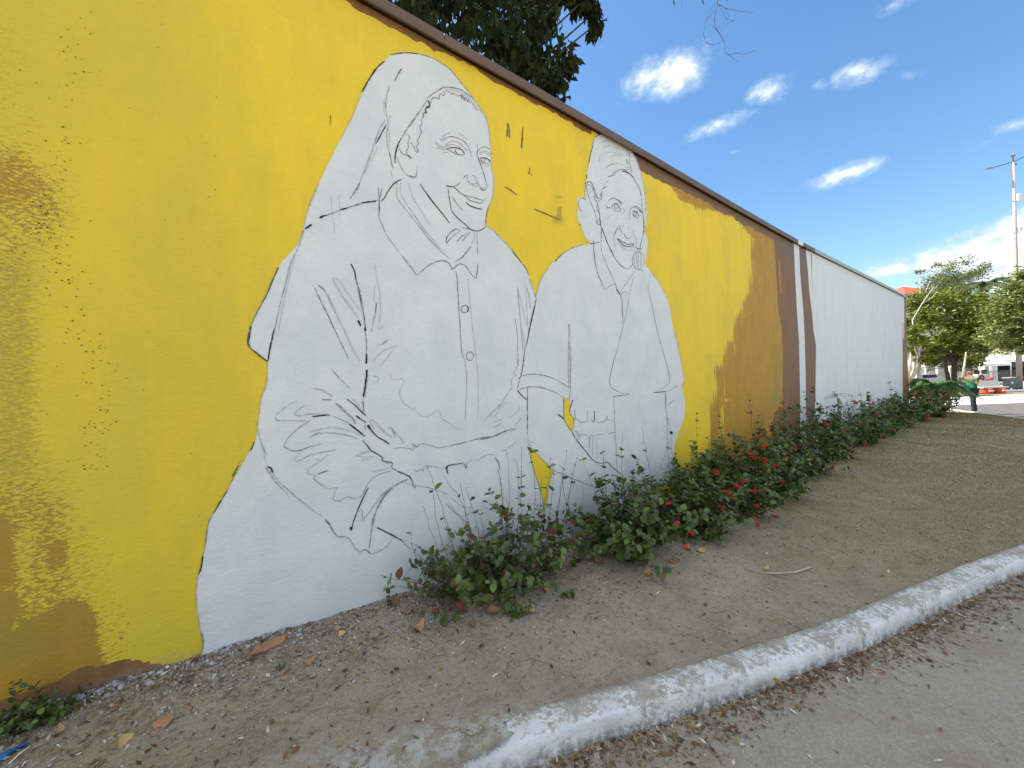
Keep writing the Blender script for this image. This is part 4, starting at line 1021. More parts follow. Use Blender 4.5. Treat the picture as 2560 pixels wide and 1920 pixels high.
    o = scatter('dry_grass', GV, [(0, 1, 2)], np.stack([x, y, ground_z(x, y)-.002], 1), rot_zyx(rng.uniform(0, 6.28, n), rng.normal(0, .4, n), rng.normal(0, .4, n)), np.stack([w, s, s], 1), [leafmat('dry_grass_straw', (.30, .235, .115), .8, .2, .3, .2), leafmat('dry_grass_green', (.19, .20, .065), .8, .2, .3, .2)], (rng.random(n) < .35).astype(int)); tag(o, 'short dry grass covering the far part of the strip', 'grass', kind='stuff')
ground_scatter()
# larger fallen leaves: each one a thing
def dead_leaf_mesh(name, curl, fold, wid, mat):
    U = [0, .18, .38, .6, .8, 1]; Wd = [.04, .30, .46, .44, .26, .02]; V = []; 
    for u, w in zip(U, Wd):
        x = u-.5; zc = curl*(u-.5)**2*2
        V += [(x, -w*wid, zc+fold*w), (x, 0, zc), (x, w*wid, zc+fold*w*.8)]
    Fc = []
    for i in range(5):
        a = i*3; Fc += [(a, a+3, a+4, a+1), (a+1, a+4, a+5, a+2)]
    V += [(.5, -.012, 0), (.5, .012, 0), (.72, 0, .03)]; Fc += [(15, 16, 17)]
    return MB().add(V, Fc).mesh(name, mat, True)
m_dl = [simple('dead_leaf_tan', (.42, .22, .11), .6, .25, 40, .001), simple('dead_leaf_red', (.26, .09, .05), .55, .3, 40, .001), simple('dead_leaf_yellow', (.60, .40, .16), .6, .2, 40, .001), simple('dead_leaf_brown', (.22, .12, .06), .7, .3, 40, .001)]
DLM = [[dead_leaf_mesh('dead_leaf', c, f, w, m) for (c, f, w) in ((.5, .2, .9), (-.35, .35, 1.1), (.9, -.1, .7))] for m in m_dl]
DL = [(985, 1515, 1, .10, 20, 'dark red dead leaf beside the small sprout at the wall foot'), (1022, 1530, 0, .085, 60, 'tan dead leaf beside the dark red one at the foot of the sprout'), (1045, 1578, 0, .10, 40, 'tan dead leaf lying below the left side of the front shrub'), (1233, 1533, 0, .095, 70, 'large tan oval dead leaf lying flat under the front shrub'), (1322, 1530, 2, .08, 300, 'pale yellow dead leaf, the lightest one under the front shrub'), (1297, 1512, 0, .06, 10, 'tan dead leaf tucked under the front middle of the nearest shrub'), (1300, 1540, 3, .05, 80, 'small brown dead leaf below the pale yellow one under the nearest shrub'), (1360, 1475, 0, .07, 120, 'tan dead leaf at the right foot of the nearest shrub'),
      (770, 1660, 0, .07, 15, 'tan dead leaf with a torn edge on bare soil below the white figure'), (855, 1590, 2, .05, 100, 'pale yellow dead leaf uppermost of three near the wall foot on the white figure'), (845, 1575, 0, .05, 20, 'small tan dead leaf in the middle of three near the wall foot'), (880, 1572, 2, .04, 130, 'small yellow dead leaf rightmost of three near the wall foot'), (308, 1860, 2, .06, 50, 'pale orange dead leaf standing on edge at the lower left'), (410, 1810, 0, .07, 70, 'tan dead leaf curled on the soil under the yellow wall'), (455, 1708, 3, .05, 30, 'dark brown dead leaf nearest the foot of the yellow paint edge'),
      (1470, 1400, 0, .09, 20, 'tan dead leaf touching the black plastic scrap'), (1500, 1405, 0, .10, 160, 'wide tan dead leaf between the front shrub and the flowering one'), (1425, 1372, 0, .07, 70, 'small tan dead leaf on the gravel between the two nearest shrubs'), (1620, 1435, 2, .07, 5, 'pale dead leaf below the second shrub, leftmost of its cluster'), (1680, 1405, 0, .06, 60, 'tan dead leaf tucked under the right of the second shrub'), (1625, 1438, 0, .05, 90, 'small tan dead leaf under the pale one below the second shrub'), (1755, 1380, 2, .07, 330, 'cream dead leaf curled beside the lowest red flower'), (1692, 1402, 3, .05, 20, 'small brown dead leaf just above the tan one right of the second shrub'), (1645, 1428, 2, .05, 140, 'pale yellow dead leaf between two tan ones below the second shrub'),
      (1180, 1565, 3, .06, 30, 'brown dead leaf lowest below the front middle of the nearest shrub'), (1150, 1500, 1, .06, 70, 'dark red dead leaf under the left edge of the nearest shrub'), (1720, 1375, 0, .07, 40, 'tan dead leaf beside the lowest red flower head'), (1918, 1424, 2, .05, 0, 'small pale dead leaf at the near end of the dry palm strip'), (1940, 1712, 2, .075, 110, 'pale yellow dead leaf standing against the kerb face in the gutter'), (150, 1835, 0, .05, 80, 'small tan dead leaf under the green weed at the lower left'), (495, 1500+95, 1, .04, 10, 'small dark red dead leaf on the gravel left of the white figure\'s centre'), (1090, 1480, 3, .05, 110, 'dark brown dead leaf at the left foot of the nearest shrub')]
GRP = 'dead leaves on the soil'
for i, (px, py, mi, L, rz, lab) in enumerate(DL):
    onroad = (px == 1940); x, y, z = hit(px, py, road_z if onroad else ground_z)
    if y > -.03: y = -.03; z = float(ground_z(x, y))
    o = link('dead_leaf', DLM[mi][i % 3]); o.location = (x, y, z+.010); o.scale = (L, L, L); o.rotation_euler = (random.gauss(0, .25)+(1.1 if px in (308, 1940) else 0), random.gauss(0, .2), math.radians(rz))
    tag(o, lab or 'small curled brown dead leaf, one of many lying near the shrubs', 'leaf', GRP)
# shard, palm strip, black scrap, blue plastic, straws
def shard():
    x, y, z = hit(672, 1618, ground_z); o = MB()
    P = [(-.10, -.012), (-.03, -.035), (.06, -.03), (.10, .012), (.03, .018), (-.04, .012)]
    o.add([(a, b, 0) for a, b in P]+[(a, b, .012) for a, b in P], [tuple(range(6))[::-1], tuple(range(6, 12))]+[(i, (i+1) % 6, 6+(i+1) % 6, 6+i) for i in range(6)])
    q = o.build('tile_shard', simple('terracotta_shard', (.36, .18, .09), .8, .15, 25, .001)); q.location = (x, min(y, -.07), z+.012); q.rotation_euler = (.35, .1, .3); tag(q, 'flat orange-brown tile shard with pointed ends below the white figure', 'shard')
shard()
def strip():
    pts = [hit(*p, ground_z) for p in ((1905, 1436), (1940, 1436), (1985, 1433), (2010, 1426), (2030, 1420))]; mb = MB(); w = [.004, .012, .014, .010, .003]; V = []
    for (x, y, z), ww in zip(pts, w): V += [(x+.2*ww, y-ww, z+.006), (x, y, z+.016), (x-.2*ww, y+ww, z+.006)]
    mb.add(V, [q for i in range(4) for q in ((i*3, i*3+3, i*3+4, i*3+1), (i*3+1, i*3+4, i*3+5, i*3+2))]); q = mb.build('dry_palm_strip', simple('dry_palm_sheath', (.42, .34, .24), .8, .2, 30)); tag(q, 'long pale dry palm strip lying on the soil beyond the shrubs', 'palm strip')
strip()
def scrap():
    x, y, z = hit(1448, 1405, ground_z); mb = MB(); n = 9
    for k in range(7):
        a = random.uniform(0, 6.28); r = random.uniform(0, .03); mb.box((r*math.cos(a), r*math.sin(a), .012+random.random()*.012), (random.uniform(.02, .045), random.uniform(.012, .03), random.uniform(.004, .014)), Matrix.Rotation(random.uniform(0, 3), 3, 'Z') @ Matrix.Rotation(random.uniform(-.6, .6), 3, 'X'), .7)
    q = mb.build('black_plastic_scrap', simple('black_plastic', (.012, .012, .016), .35, .2)); q.location = (x, y, z); tag(q, 'crumpled black plastic scrap on the soil between the two nearest shrubs', 'plastic scrap')
    x, y, z = hit(14, 1895, ground_z); V = []; n = 7
    for i in range(n):
        t = i/(n-1); V += [(t*.11-.055, -.022+.01*math.sin(t*5), .004+.014*math.sin(t*3)), (t*.11-.055, .022-.008*math.cos(t*4), .010+.010*math.sin(t*4+1))]
    V += [(a, b, c+.0015) for a, b, c in V]; k = 2*n
    Fc = [(2*i, 2*i+2, 2*i+3, 2*i+1) for i in range(n-1)]+[(k+2*i+1, k+2*i+3, k+2*i+2, k+2*i) for i in range(n-1)]
    q = MB().add(V, Fc).build('blue_wrapper', simple('blue_plastic_film', (.01, .20, .62), .3, .1)); q.location = (x, y, z); q.rotation_euler = (0, 0, 1.0); tag(q, 'bright blue strip of plastic wrapper in the lower left corner', 'wrapper')
    for (a, b, r, lab) in (((22, 1914), (76, 1870), .0022, 'long thin white plastic stick beside the blue wrapper'), ((54, 1921), (70, 1907), .0020, 'short white plastic stick right of the blue wrapper')):
        p0 = hit(*a, ground_z); p1 = hit(*b, ground_z); q = MB().tube([(p0[0], p0[1], p0[2]+.006), ((p0[0]+p1[0])/2, (p0[1]+p1[1])/2, (p0[2]+p1[2])/2+.012), (p1[0], p1[1], p1[2]+.008)], r, 6).build('plastic_stick', simple('white_plastic', (.78, .78, .76), .4, .05), sm=True); tag(q, lab, 'stick')
scrap()
# ------------------------------------------------------------------ flowering shrubs along the wall
def at_y(px, py, Y):
    d = ray(px, py); t = (Y-EYE[1])/d[1]; return EYE+d*t
LM = [leafmat('shrub_leaf_dark', (.058, .098, .024), .36, .16, .4), leafmat('shrub_leaf_mid', (.095, .165, .026), .38, .2, .4), leafmat('shrub_leaf_bronze', (.105, .065, .026), .4, .16, .4), leafmat('shrub_leaf_red', (.26, .035, .022), .45, .2, .3)]
M_stem = simple('shrub_stem', (.10, .065, .045), .8, .3, 30)
def leaf_template(fold, curl, w=.30):
    U = [0, .22, .5, .78, 1]; Wd = [.0, .82, 1.0, .72, .0]; V = [(0, 0, 0)]
    for u, k in list(zip(U, Wd))[1:4]:
        z = -curl*u*u; V += [(u, -w*k, z+fold*k*w), (u, 0, z), (u, w*k, z+fold*k*w)]
    V.append((1, 0, -curl))
    Fc = [(0, 1, 2), (0, 2, 3), (1, 4, 5), (1, 5, 2), (2, 5, 6), (2, 6, 3), (4, 7, 8), (4, 8, 5), (5, 8, 9), (5, 9, 6), (7, 10, 8), (8, 10, 9)]
    return V, Fc
TPL = [leaf_template(.35, .12, .37), leaf_template(.15, .30, .42), leaf_template(.5, .05, .33)]
LEAFME = [[npmesh('leaf', v, f, m, smooth_=True) for v, f in TPL] for m in LM]
def flower_mesh():
    mb = MB()
    for k in range(16):
        th = random.uniform(0, 6.28); ph = math.acos(random.uniform(-.15, 1)); c = Vector((math.sin(ph)*math.cos(th), math.sin(ph)*math.sin(th), math.cos(ph)*.8))*.62
        n = c.normalized(); q = n.to_track_quat('Z', 'Y'); a0 = random.uniform(0, 1.5)
        for j in range(4):
            a = a0+j*math.pi/2; P = [Vector((0, 0, 0)), Vector((math.cos(a-.5)*.22, math.sin(a-.5)*.22, .05)), Vector((math.cos(a)*.40, math.sin(a)*.40, .0)), Vector((math.cos(a+.5)*.22, math.sin(a+.5)*.22, .05))]
            mb.add([c+q @ p for p in P], [(0, 1, 2, 3)])
    return mb
M_flower = leafmat('red_petals', (.62, .014, .018), .45, .25, .5)
FLME = [flower_mesh().mesh('flower_head', M_flower) for _ in range(3)]
SHRUBS = []
def shrub(x, y, rx, ry, h, nst, nleaf, lab, indiv=0, lsize=.046, mix_=(.50, .34, .14, .02), twigs=(), seed=1, lean=0.0, group='flowering shrubs along the painted wall', side=2.6, nm='flowering_shrub', low=.12):
    rnd = random.Random(seed); rg = np.random.default_rng(seed)
    z0 = float(ground_z(x, y)); root = empty(nm, (x, y, z0)); tag(root, lab, 'shrub', group); mb = MB(); nodes = []
    stems = []
    for i in range(nst):
        a = rnd.uniform(0, 6.28); r = rnd.random()**.5; bx = math.cos(a)*r*rx*.35; by = math.sin(a)*r*ry*.35
        tx = math.cos(a)*rx*r*rnd.uniform(.7, 1.25)+lean*rnd.random(); ty = math.sin(a)*ry*r*rnd.uniform(.7, 1.2); hh = h*(1.08-.60*r*r)*rnd.uniform(.40, 1.15)
        stems.append((Vector((bx, by, -.02)), Vector((tx, ty, hh)), rnd.uniform(.0022, .0036)))
    for (tx, ty, tz) in twigs: stems.append((Vector((tx*.6+rnd.uniform(-.05, .05), ty*.6, -.02)), Vector((tx, ty, tz)), .0032))
    def grow(p0, p1, rad, depth, bare):
        L = (p1-p0).length
        if L < .03: return
        out = Vector((p1.x-p0.x, p1.y-p0.y, 0)); mid = p0.lerp(p1, .5)-out*rnd.uniform(.02, .22)+Vector((rnd.gauss(0, .04*L*2), rnd.gauss(0, .04*L*2), rnd.gauss(0, .03*L)))
        n = max(4, int(L/.07)); pts = []
        for k in range(n+1):
            t = k/n; p = p0*(1-t)**2+mid*2*t*(1-t)+p1*t*t; p = p+Vector((rnd.gauss(0, .004), rnd.gauss(0, .004), rnd.gauss(0, .003)))
            if p.y+y > -.02: p.y = -.02-y
            pts.append(p)
        mb.tube(pts, [rad*(1-.6*k/n) for k in range(n+1)], 4, False)
        nn = int(L/(.026 if not bare else .075)); az = rnd.uniform(0, 3.14)
        for k in range(nn):
            t = (k+.7)/nn
            if t < (.22 if depth == 0 else .05) and not (rnd.random() < low): continue
            if bare and rnd.random() < (.55 if t < .7 else .12): continue
            f = t*n; i = min(int(f), n-1); p = pts[i].lerp(pts[i+1], f-i); tg = (pts[i+1]-pts[i]).normalized(); az += math.pi/2+rnd.gauss(0, .3)
            for s in (0, math.pi): nodes.append((p, tg, az+s, t))
        if depth < 1 and not bare:
            for k in range(int(rnd.uniform(1, side*2))):
                i = rnd.randint(1, n-1); b = pts[i]; d = Vector((rnd.gauss(0, 1), rnd.gauss(0, .8), rnd.uniform(-.1, 1.1))).normalized()*rnd.uniform(.08, .26)*(.6+h)
                e = b+d
                if e.z < .02: e.z = .03
                grow(b, e, rad*.6, depth+1, False)
    for i, (p0, p1, rad) in enumerate(stems): grow(p0, p1, rad, 0, i >= nst)
    st = mb.build('stems', M_stem, root); st.location = (0, 0, 0)
    rnd.shuffle(nodes); nodes = nodes[:int(nleaf*1.35)]
    pos = []; Rm = []; sc = []; mi = []
    for (p, tg, az, t) in nodes:
        a = tg.cross(Vector((0, 0, 1)))
        if a.length < .1: a = Vector((1, 0, 0))
        a.normalize(); b = tg.cross(a); o = a*math.cos(az)+b*math.sin(az)
        xd = (o*.85+tg*.45+Vector((rnd.gauss(0, .25), rnd.gauss(0, .25), rnd.gauss(.05, .25)))).normalized()
        up = (tg*.8+Vector((0, -.25, .6))+Vector((rnd.gauss(0, .25), rnd.gauss(0, .25), 0))); yd = up.cross(xd)
        if yd.length < .05: continue
        yd.normalize(); zd = xd.cross(yd); s = lsize*1.18*rnd.uniform(.55, 1.3)*(1-.35*(t > .93))
        if p.y+y+xd.y*s > -.008: xd.y = -abs(xd.y); yd = zd.cross(xd); yd.normalize(); zd = xd.cross(yd)
        pos.append(p); Rm.append([[xd.x, yd.x, zd.x], [xd.y, yd.y, zd.y], [xd.z, yd.z, zd.z]]); sc.append(s); mi.append(rnd.choices((0, 1, 2, 3), mix_)[0])
    n = len(pos); order = sorted(range(n), key=lambda i: -sc[i]/(.6+abs(pos[i][1]+y+2.0)))
    ind = order[:indiv]; rest = order[indiv:]
    for i in ind:
        o = bpy.data.objects.new('leaf', LEAFME[mi[i]][i % 3]); COL.objects.link(o); o.parent = root
        M = Matrix(Rm[i]).to_4x4(); o.matrix_basis = Matrix.Translation(pos[i]) @ M @ Matrix.Scale(sc[i], 4)
    for q in range(3):
        r_ = [i for i in rest if i % 3 == q]
        if not r_: continue
        if q == 0: VV = []; FF = []; MI = []
        v, f = TPL[q]; tv = np.array(v); P = np.array([pos[i][:] for i in r_]); R_ = np.array([Rm[i] for i in r_]); S = np.array([sc[i] for i in r_])
        V = np.einsum('nij,nkj->nki', R_, tv[None]*S[:, None, None])+P[:, None, :]; off = sum(len(k) for k in VV)
        FF.append((np.array(f)[None]+(np.arange(len(r_))*len(tv))[:, None, None]+off).reshape(-1, 3)); VV.append(V.reshape(-1, 3)); MI.append(np.repeat([mi[i] for i in r_], len(f)))
    if rest:
        me = npmesh('foliage', np.concatenate(VV), np.concatenate(FF), LM, np.concatenate(MI), True); o = link('foliage', me, root); o['kind'] = 'stuff'
    SHRUBS.append((x, y, root)); return root
shrub(1.56, -.32, .88, .42, .54, 64, 1000, 'nearest shrub, sparse and bronze leaved with bare twigs standing against the white paint', 290, .047, (.36, .42, .20, .02),
      twigs=[(-.55, .05, .70), (-.50, .1, .95), (-.45, .12, .78), (-.42, .05, .62), (-.36, .12, .85), (-.25, .1, .80), (-.20, .12, .74), (-.5, .0, .42), (-.1, .1, .55), (.30, .1, .82), (.36, .18, .95), (.40, .12, 1.0), (.62, .1, .84), (.66, .12, .78), (.5, .1, .7), (.9, .2, .86), (1.0, .15, .8), (-.62, .1, .55), (.05, .1, .6)], seed=3, low=.5)
shrub(2.78, -.48, .64, .52, .56, 60, 1700, 'second shrub from the camera, dense green, its twigs crossing the smaller figure', 290, .048, (.48, .38, .12, .02), twigs=[(-.55, .2, .70), (-.6, .1, .5), (-.25, .25, .8), (.1, .3, .82), (.4, .3, .95)], seed=5, low=.5)
shrub(3.60, -.56, .62, .62, .70, 60, 1800, 'shrub with the lowest red flower heads, just right of the smaller figure', 290, .048, (.52, .38, .09, .01), twigs=[(-.2, .3, 1.0), (.3, .3, 1.05)], seed=6, low=.5)
shrub(4.45, -.60, .66, .68, .76, 64, 1900, 'shrub with three red flower heads near the soil, before the yellow paint', 290, .047, (.52, .40, .07, .01), twigs=[(-.1, .25, 1.1), (.5, .3, 1.15)], seed=7, low=.5)
shrub(5.45, -.60, .72, .66, .82, 64, 1900, 'shrub in front of the ochre band with red flowers in a row', 290, .047, (.52, .40, .07, .01), twigs=[(.4, .3, 1.25)], seed=8, low=.5)
shrub(6.80, -.56, .85, .62, .94, 64, 1900, 'tall shrub before the brown stripe, last one left of the white stripe', 290, .048, (.56, .38, .05, .01), twigs=[(.3, .25, 1.25), (.5, .2, 1.2)], seed=9, low=.4)
shrub(8.8, -.50, .95, .50, .88, 60, 1700, 'shrub at the foot of the narrow white stripe, red heads on top', 120, .052, (.56, .38, .05, .01), twigs=[(.2, .3, 1.25), (-.3, .3, 1.2)], seed=10, low=.4)
shrub(10.8, -.52, 1.1, .55, .94, 60, 1600, 'shrub before the near end of the white wall section, by a wispy weed', 0, .056, (.56, .38, .05, .01), seed=11, low=.4)
shrub(12.8, -.50, 1.05, .52, .92, 56, 1500, 'low shrub before the middle of the white wall section', 0, .060, (.56, .38, .05, .01), seed=12, low=.4)
shrub(15.0, -.52, 1.1, .55, .92, 56, 1400, 'shrub before the far third of the white wall section', 0, .066, (.54, .40, .04, .02), twigs=[(.3, .2, 1.4)], seed=13, low=.4)
shrub(17.4, -.60, 1.2, .66, 1.0, 56, 1400, 'broad shrub close to the brown end of the wall with reddish patches', 0, .072, (.50, .36, .08, .06), seed=14, low=.4)
shrub(19.8, -.70, 1.2, .80, 1.05, 60, 1500, 'shrub at the far corner of the wall below the palm fronds', 0, .078, (.46, .36, .10, .08), seed=15, low=.4)
FL = [(1671, 1260, -.80), (1801, 1270, -.85), (1841, 1214, -.8), (1859, 1203, -.8), (1829, 1243, -.82), (1815, 1230, -.8), (1886, 1228, -.82), (1892, 1265, -.86), (1887, 1295, -.9), (1895, 1312, -.9), (1922, 1309, -.92), (1938, 1292, -.9), (1955, 1203, -.8), (2004, 1203, -.85), (2010, 1196, -.85), (1713, 1368, -.95), (1693, 1309, -.86), (1727, 1334, -.9),
      (1875, 1137, -.7), (1884, 1143, -.7), (1895, 1148, -.7), (1913, 1151, -.7), (1908, 1118, -.65), (1897, 1091, -.6), (1932, 1086, -.5), (1951, 1021, -.35), (2017, 1035, -.40), (2053, 1015, -.45), (2063, 1059, -.6), (2023, 1151, -.8), (2085, 1163, -.85), (1038, 1458, -.22), (2136, 1004, -.5), (2183, 1006, -.5), (2195, 1039, -.7), (2279, 1057, -1.0), (2112, 1080, -.8), (2150, 1060, -.8), (2230, 1075, -1.0), (2320, 1040, -1.2), (2350, 1055, -1.3), (2210, 1090, -1.0), (2165, 1110, -.9), (2120, 1120, -.85), (1940, 1165, -.8), (1985, 1120, -.7), (1790, 1180, -.75), (1988, 1175, -.8)]
for k, (px, py, Y) in enumerate(FL):
    p = at_y(px, py, Y-.09); r = min(SHRUBS, key=lambda s: (s[0]-p[0])**2)[2]
    o = link('flower_head', FLME[k % 3], r); s = .031*(1+.02*p[0])*random.uniform(.8, 1.25)*(.6 if px == 1038 else 1); o.location = Vector(p)-r.location; o.scale = (s*1.15, s*1.15, s); o.rotation_euler = (random.uniform(.2, 1.0), random.uniform(-.4, .4), random.uniform(0, 6))
    # the stalk that carries it
    b = Vector(p)-r.location; q = MB().tube([b+Vector((random.gauss(0, .03), .16, -.16)), b+Vector((0, .05, -.05)), b], [.0016, .0013, .001], 4).build('flower_stalk', M_stem, r)
x_, y_, z_ = hit(2090, 1244, ground_z); o = link('fallen_flower', FLME[0]); o.location = (x_, y_, z_+.012); o.scale = (.02, .02, .016); tag(o, 'single red flower head fallen on the soil in front of the shrubs', 'flower')
# sprout and the ground weed
x_, z_ = on_wall(955, 1520); shrub(x_+.02, -.055, .05, .04, .25, 1, 14, 'tiny single-stemmed green sprout at the foot of the white figure', 14, .036, (.2, .7, .1, 0), group=None, seed=22, side=.3, nm='shrub_sprout', low=1)
shrub(hit(95, 1800, ground_z)[0], -.10, .15, .07, .09, 26, 380, 'low leafy green weed at the foot of the yellow wall in the lower left', 200, .020, (.75, .25, 0, 0), group=None, seed=23, side=1.5, nm='leafy_weed', low=1)
x_, y_, _ = hit(1432, 1415, ground_z); shrub(x_, y_, .03, .03, .06, 3, 12, 'little bright green seedling beside the black scrap', 12, .030, (.2, .8, 0, 0), group=None, seed=24, side=.2, nm='seedling', low=1)
x_, y_, _ = hit(1425, 1490, ground_z); shrub(x_, y_, .06, .03, .05, 4, 16, 'small green seedling lying at the right foot of the nearest shrub', 16, .034, (.4, .6, 0, 0), group=None, seed=25, side=.2, nm='seedling', low=1)
x_, y_, _ = hit(1290, 1540, ground_z); shrub(x_, y_, .05, .05, .10, 6, 40, 'bright green creeping weed hanging from the front of the nearest shrub', 40, .026, (.1, .9, 0, 0), group=None, seed=26, side=.8, nm='creeping_weed', low=1)
x_, y_, _ = hit(700, 1668, ground_z); shrub(x_, y_, .025, .02, .02, 5, 14, 'tiny yellow-green weed on bare soil below the white figure', 14, .014, (0, 1, 0, 0), group=None, seed=27, side=.2, nm='tiny_weed', low=1)
x_, y_, _ = hit(2040, 1110, ground_z)
def dry_weed():
    p = Vector(at_y(2100, 1090, -.5)); g = float(ground_z(p.x, p.y)); mb = MB(); top = Vector(at_y(2092, 985, -.5)); root = Vector((p.x, p.y, g))
    mb.tube([root, root.lerp(top, .5)+Vector((.03, 0, 0)), top], [.008, .006, .003], 5)
    for k in range(26):
        t = random.uniform(.45, 1); a = root.lerp(top, t); s = random.choice((-1, 1)); d = Vector((s*random.uniform(.25, .7), random.uniform(-.2, .05), random.uniform(-.12, .10))); mb.tube([a, a+d*.5+Vector((0, 0, .04)), a+d], [.004, .003, .002], 4)
        for j in range(6): q = a+d*(j/6); mb.add([q, q+Vector((.05, 0, .02)), q+Vector((.02, 0, -.05))], [(0, 1, 2)])
    o = mb.build('wispy_weed', simple('wispy_weed_grey', (.09, .11, .08), .9, .3)); tag(o, 'grey wispy weed standing up against the white wall section behind the shrubs', 'weed')
dry_weed()
# ------------------------------------------------------------------ trees
def tree(name, lab, base, clusters, nleaf, lsize, leafcol, trunk_r, bark, group=None, cat='tree', droop=0.0, aspect=.4, fork=None, limbs=(), seed=1, trans=.25, sub=26, spread=.20, flat=.75, wpow=2, lrough=.45, lspec=.5):
    rg = np.random.default_rng(seed); rnd = random.Random(seed); root = empty(name, base); tag(root, lab, cat, group); b = Vector(base)
    fork = Vector(fork) if fork else b+Vector((0, 0, .3*(max(c[0][2] for c in clusters)-b.z)))
    mb = MB(); mb.tube([b-b, (fork-b)*.5+Vector((rnd.gauss(0, .05), rnd.gauss(0, .05), 0))*trunk_r*3, fork-b], [trunk_r*1.25, trunk_r, trunk_r*.85], 9); tr = mb.build('trunk', bark, root, True)
    mb = MB()
    for c, r in clusters:
        c = Vector(c); m = fork.lerp(c, .5)+Vector((rnd.gauss(0, .15*r), rnd.gauss(0, .15*r), rnd.uniform(0, .3)*r)); mb.tube([fork-b, m-b, c-b], [trunk_r*.6, trunk_r*.35, trunk_r*.12], 6)
        for k in range(5):
            d = Vector((rnd.gauss(0, 1), rnd.gauss(0, 1), rnd.gauss(.1, .7))).normalized()*r*.8; mb.tube([c-b, c-b+d*.5+Vector((0, 0, .05*r)), c-b+d], [trunk_r*.14, trunk_r*.09, trunk_r*.03], 4, False)
    for pts, r0 in limbs: MB().tube([Vector(p)-b for p in pts], [r0*(1-.7*i/(len(pts)-1)) for i in range(len(pts))], 6).build('limb', bark, root, True)
    mb.build('limbs', bark, root, True)
    vol = np.array([r**wpow for c, r in clusters]); w = vol/vol.sum(); P = []; per = max(1, nleaf//sub)
    pick = rg.choice(len(clusters), per, p=w)
    for i in pick:
        c, r = clusters[i]; d = rg.normal(size=3); d /= np.linalg.norm(d); d[2] *= flat; rr = r*(rg.random()**.45)
        cc = np.array(c)+d*rr; P.append(cc+rg.normal(size=(sub, 3))*r*spread*np.array([1, 1, .6]))
    P = np.concatenate(P)-np.array(base); n = len(P)
    s = lsize*rg.uniform(.6, 1.3, n); yaw = rg.uniform(0, 6.28, n); pit = rg.normal(droop, .45, n); rol = rg.normal(0, .7, n)
    V = [(0, 0, 0), (.5, -aspect/2, .06), (1, 0, -.08), (.5, aspect/2, .06)]
    o = scatter('crown', V, [(0, 1, 2), (0, 2, 3)], P, rot_zyx(yaw, pit, rol), s, [leafmat(name+'_leaf_a', leafcol[0], lrough, trans, .35, lspec), leafmat(name+'_leaf_b', leafcol[1], lrough, trans, .35, lspec)], (rg.random(n) < .45).astype(int), root)
    return root
BARK = simple('grey_brown_bark', (.13, .10, .075), .9, .3, 9, .01, sc=(1, 1, .3)); BARKP = simple('pale_bark', (.40, .36, .30), .85, .25, 9, .01, sc=(1, 1, .3)); BARKD = simple('dark_bark', (.06, .045, .035), .9, .3, 9, .01, sc=(1, 1, .3))
def cy(px, py, Y, r): return (tuple(at_y(px, py, Y)), r)
# leafy tree overhanging the wall from behind
near = [cy(1080, -60, 2.6, .85), cy(1180, 10, 2.4, .62), cy(1260, -70, 2.8, .9), cy(1290, 60, 2.3, .58), cy(1350, 130, 2.2, .42), cy(1400, 185, 2.15, .22), cy(1410, 145, 2.2, .24), cy(1370, 210, 2.0, .30), cy(1300, 170, 2.0, .40), cy(1160, 90, 1.9, .40), cy(1040, 30, 1.9, .40), cy(1370, -40, 2.6, .45), cy(1350, 40, 2.5, .42), cy(1230, 110, 2.0, .38),
        cy(1460, 0, 1.9, .20), cy(1487, 30, 1.9, .15), cy(1488, 62, 1.9, .12), cy(1440, -40, 2.0, .25), cy(1400, 255, 2.0, .12), cy(960, -80, 2.4, .6), cy(850, -200, 2.6, 1.0), cy(1100, -250, 3.0, 1.3), cy(1350, -250, 3.0, 1.1), (tuple(at_y(1000, -500, 4.5)), 1.8), (tuple(at_y(1400, -500, 4.5)), 1.8), (tuple(at_y(700, -400, 3.6)), 1.3)]
bt = (1.7, 3.3, 0.0)
q0 = Vector(at_y(1900, -330, 1.6)); q1 = Vector(at_y(1790, -60, 1.6))
LIMB = [([(1.7, 3.3, 4.6), (2.0, 3.1, 9.0), q0+Vector((-1.2, .3, 2.2)), q0, Vector(at_y(1830, -150, 1.5)), Vector(at_y(1795, -5, 1.5))], .05)]
T0 = tree('overhanging_tree', 'dark leafy tree behind the wall hanging over its coping above the large figure', bt, near, 11500, .20, ((.013, .025, .007), (.020, .033, .010)), .09, BARKD, droop=1.05, aspect=.42, fork=(1.7, 3.3, 4.0), limbs=LIMB, seed=4, trans=.06, sub=14, spread=.24, flat=.95, wpow=1.25, lrough=.8, lspec=.15)  # leaf colours darkened to near black to imitate backlit shade
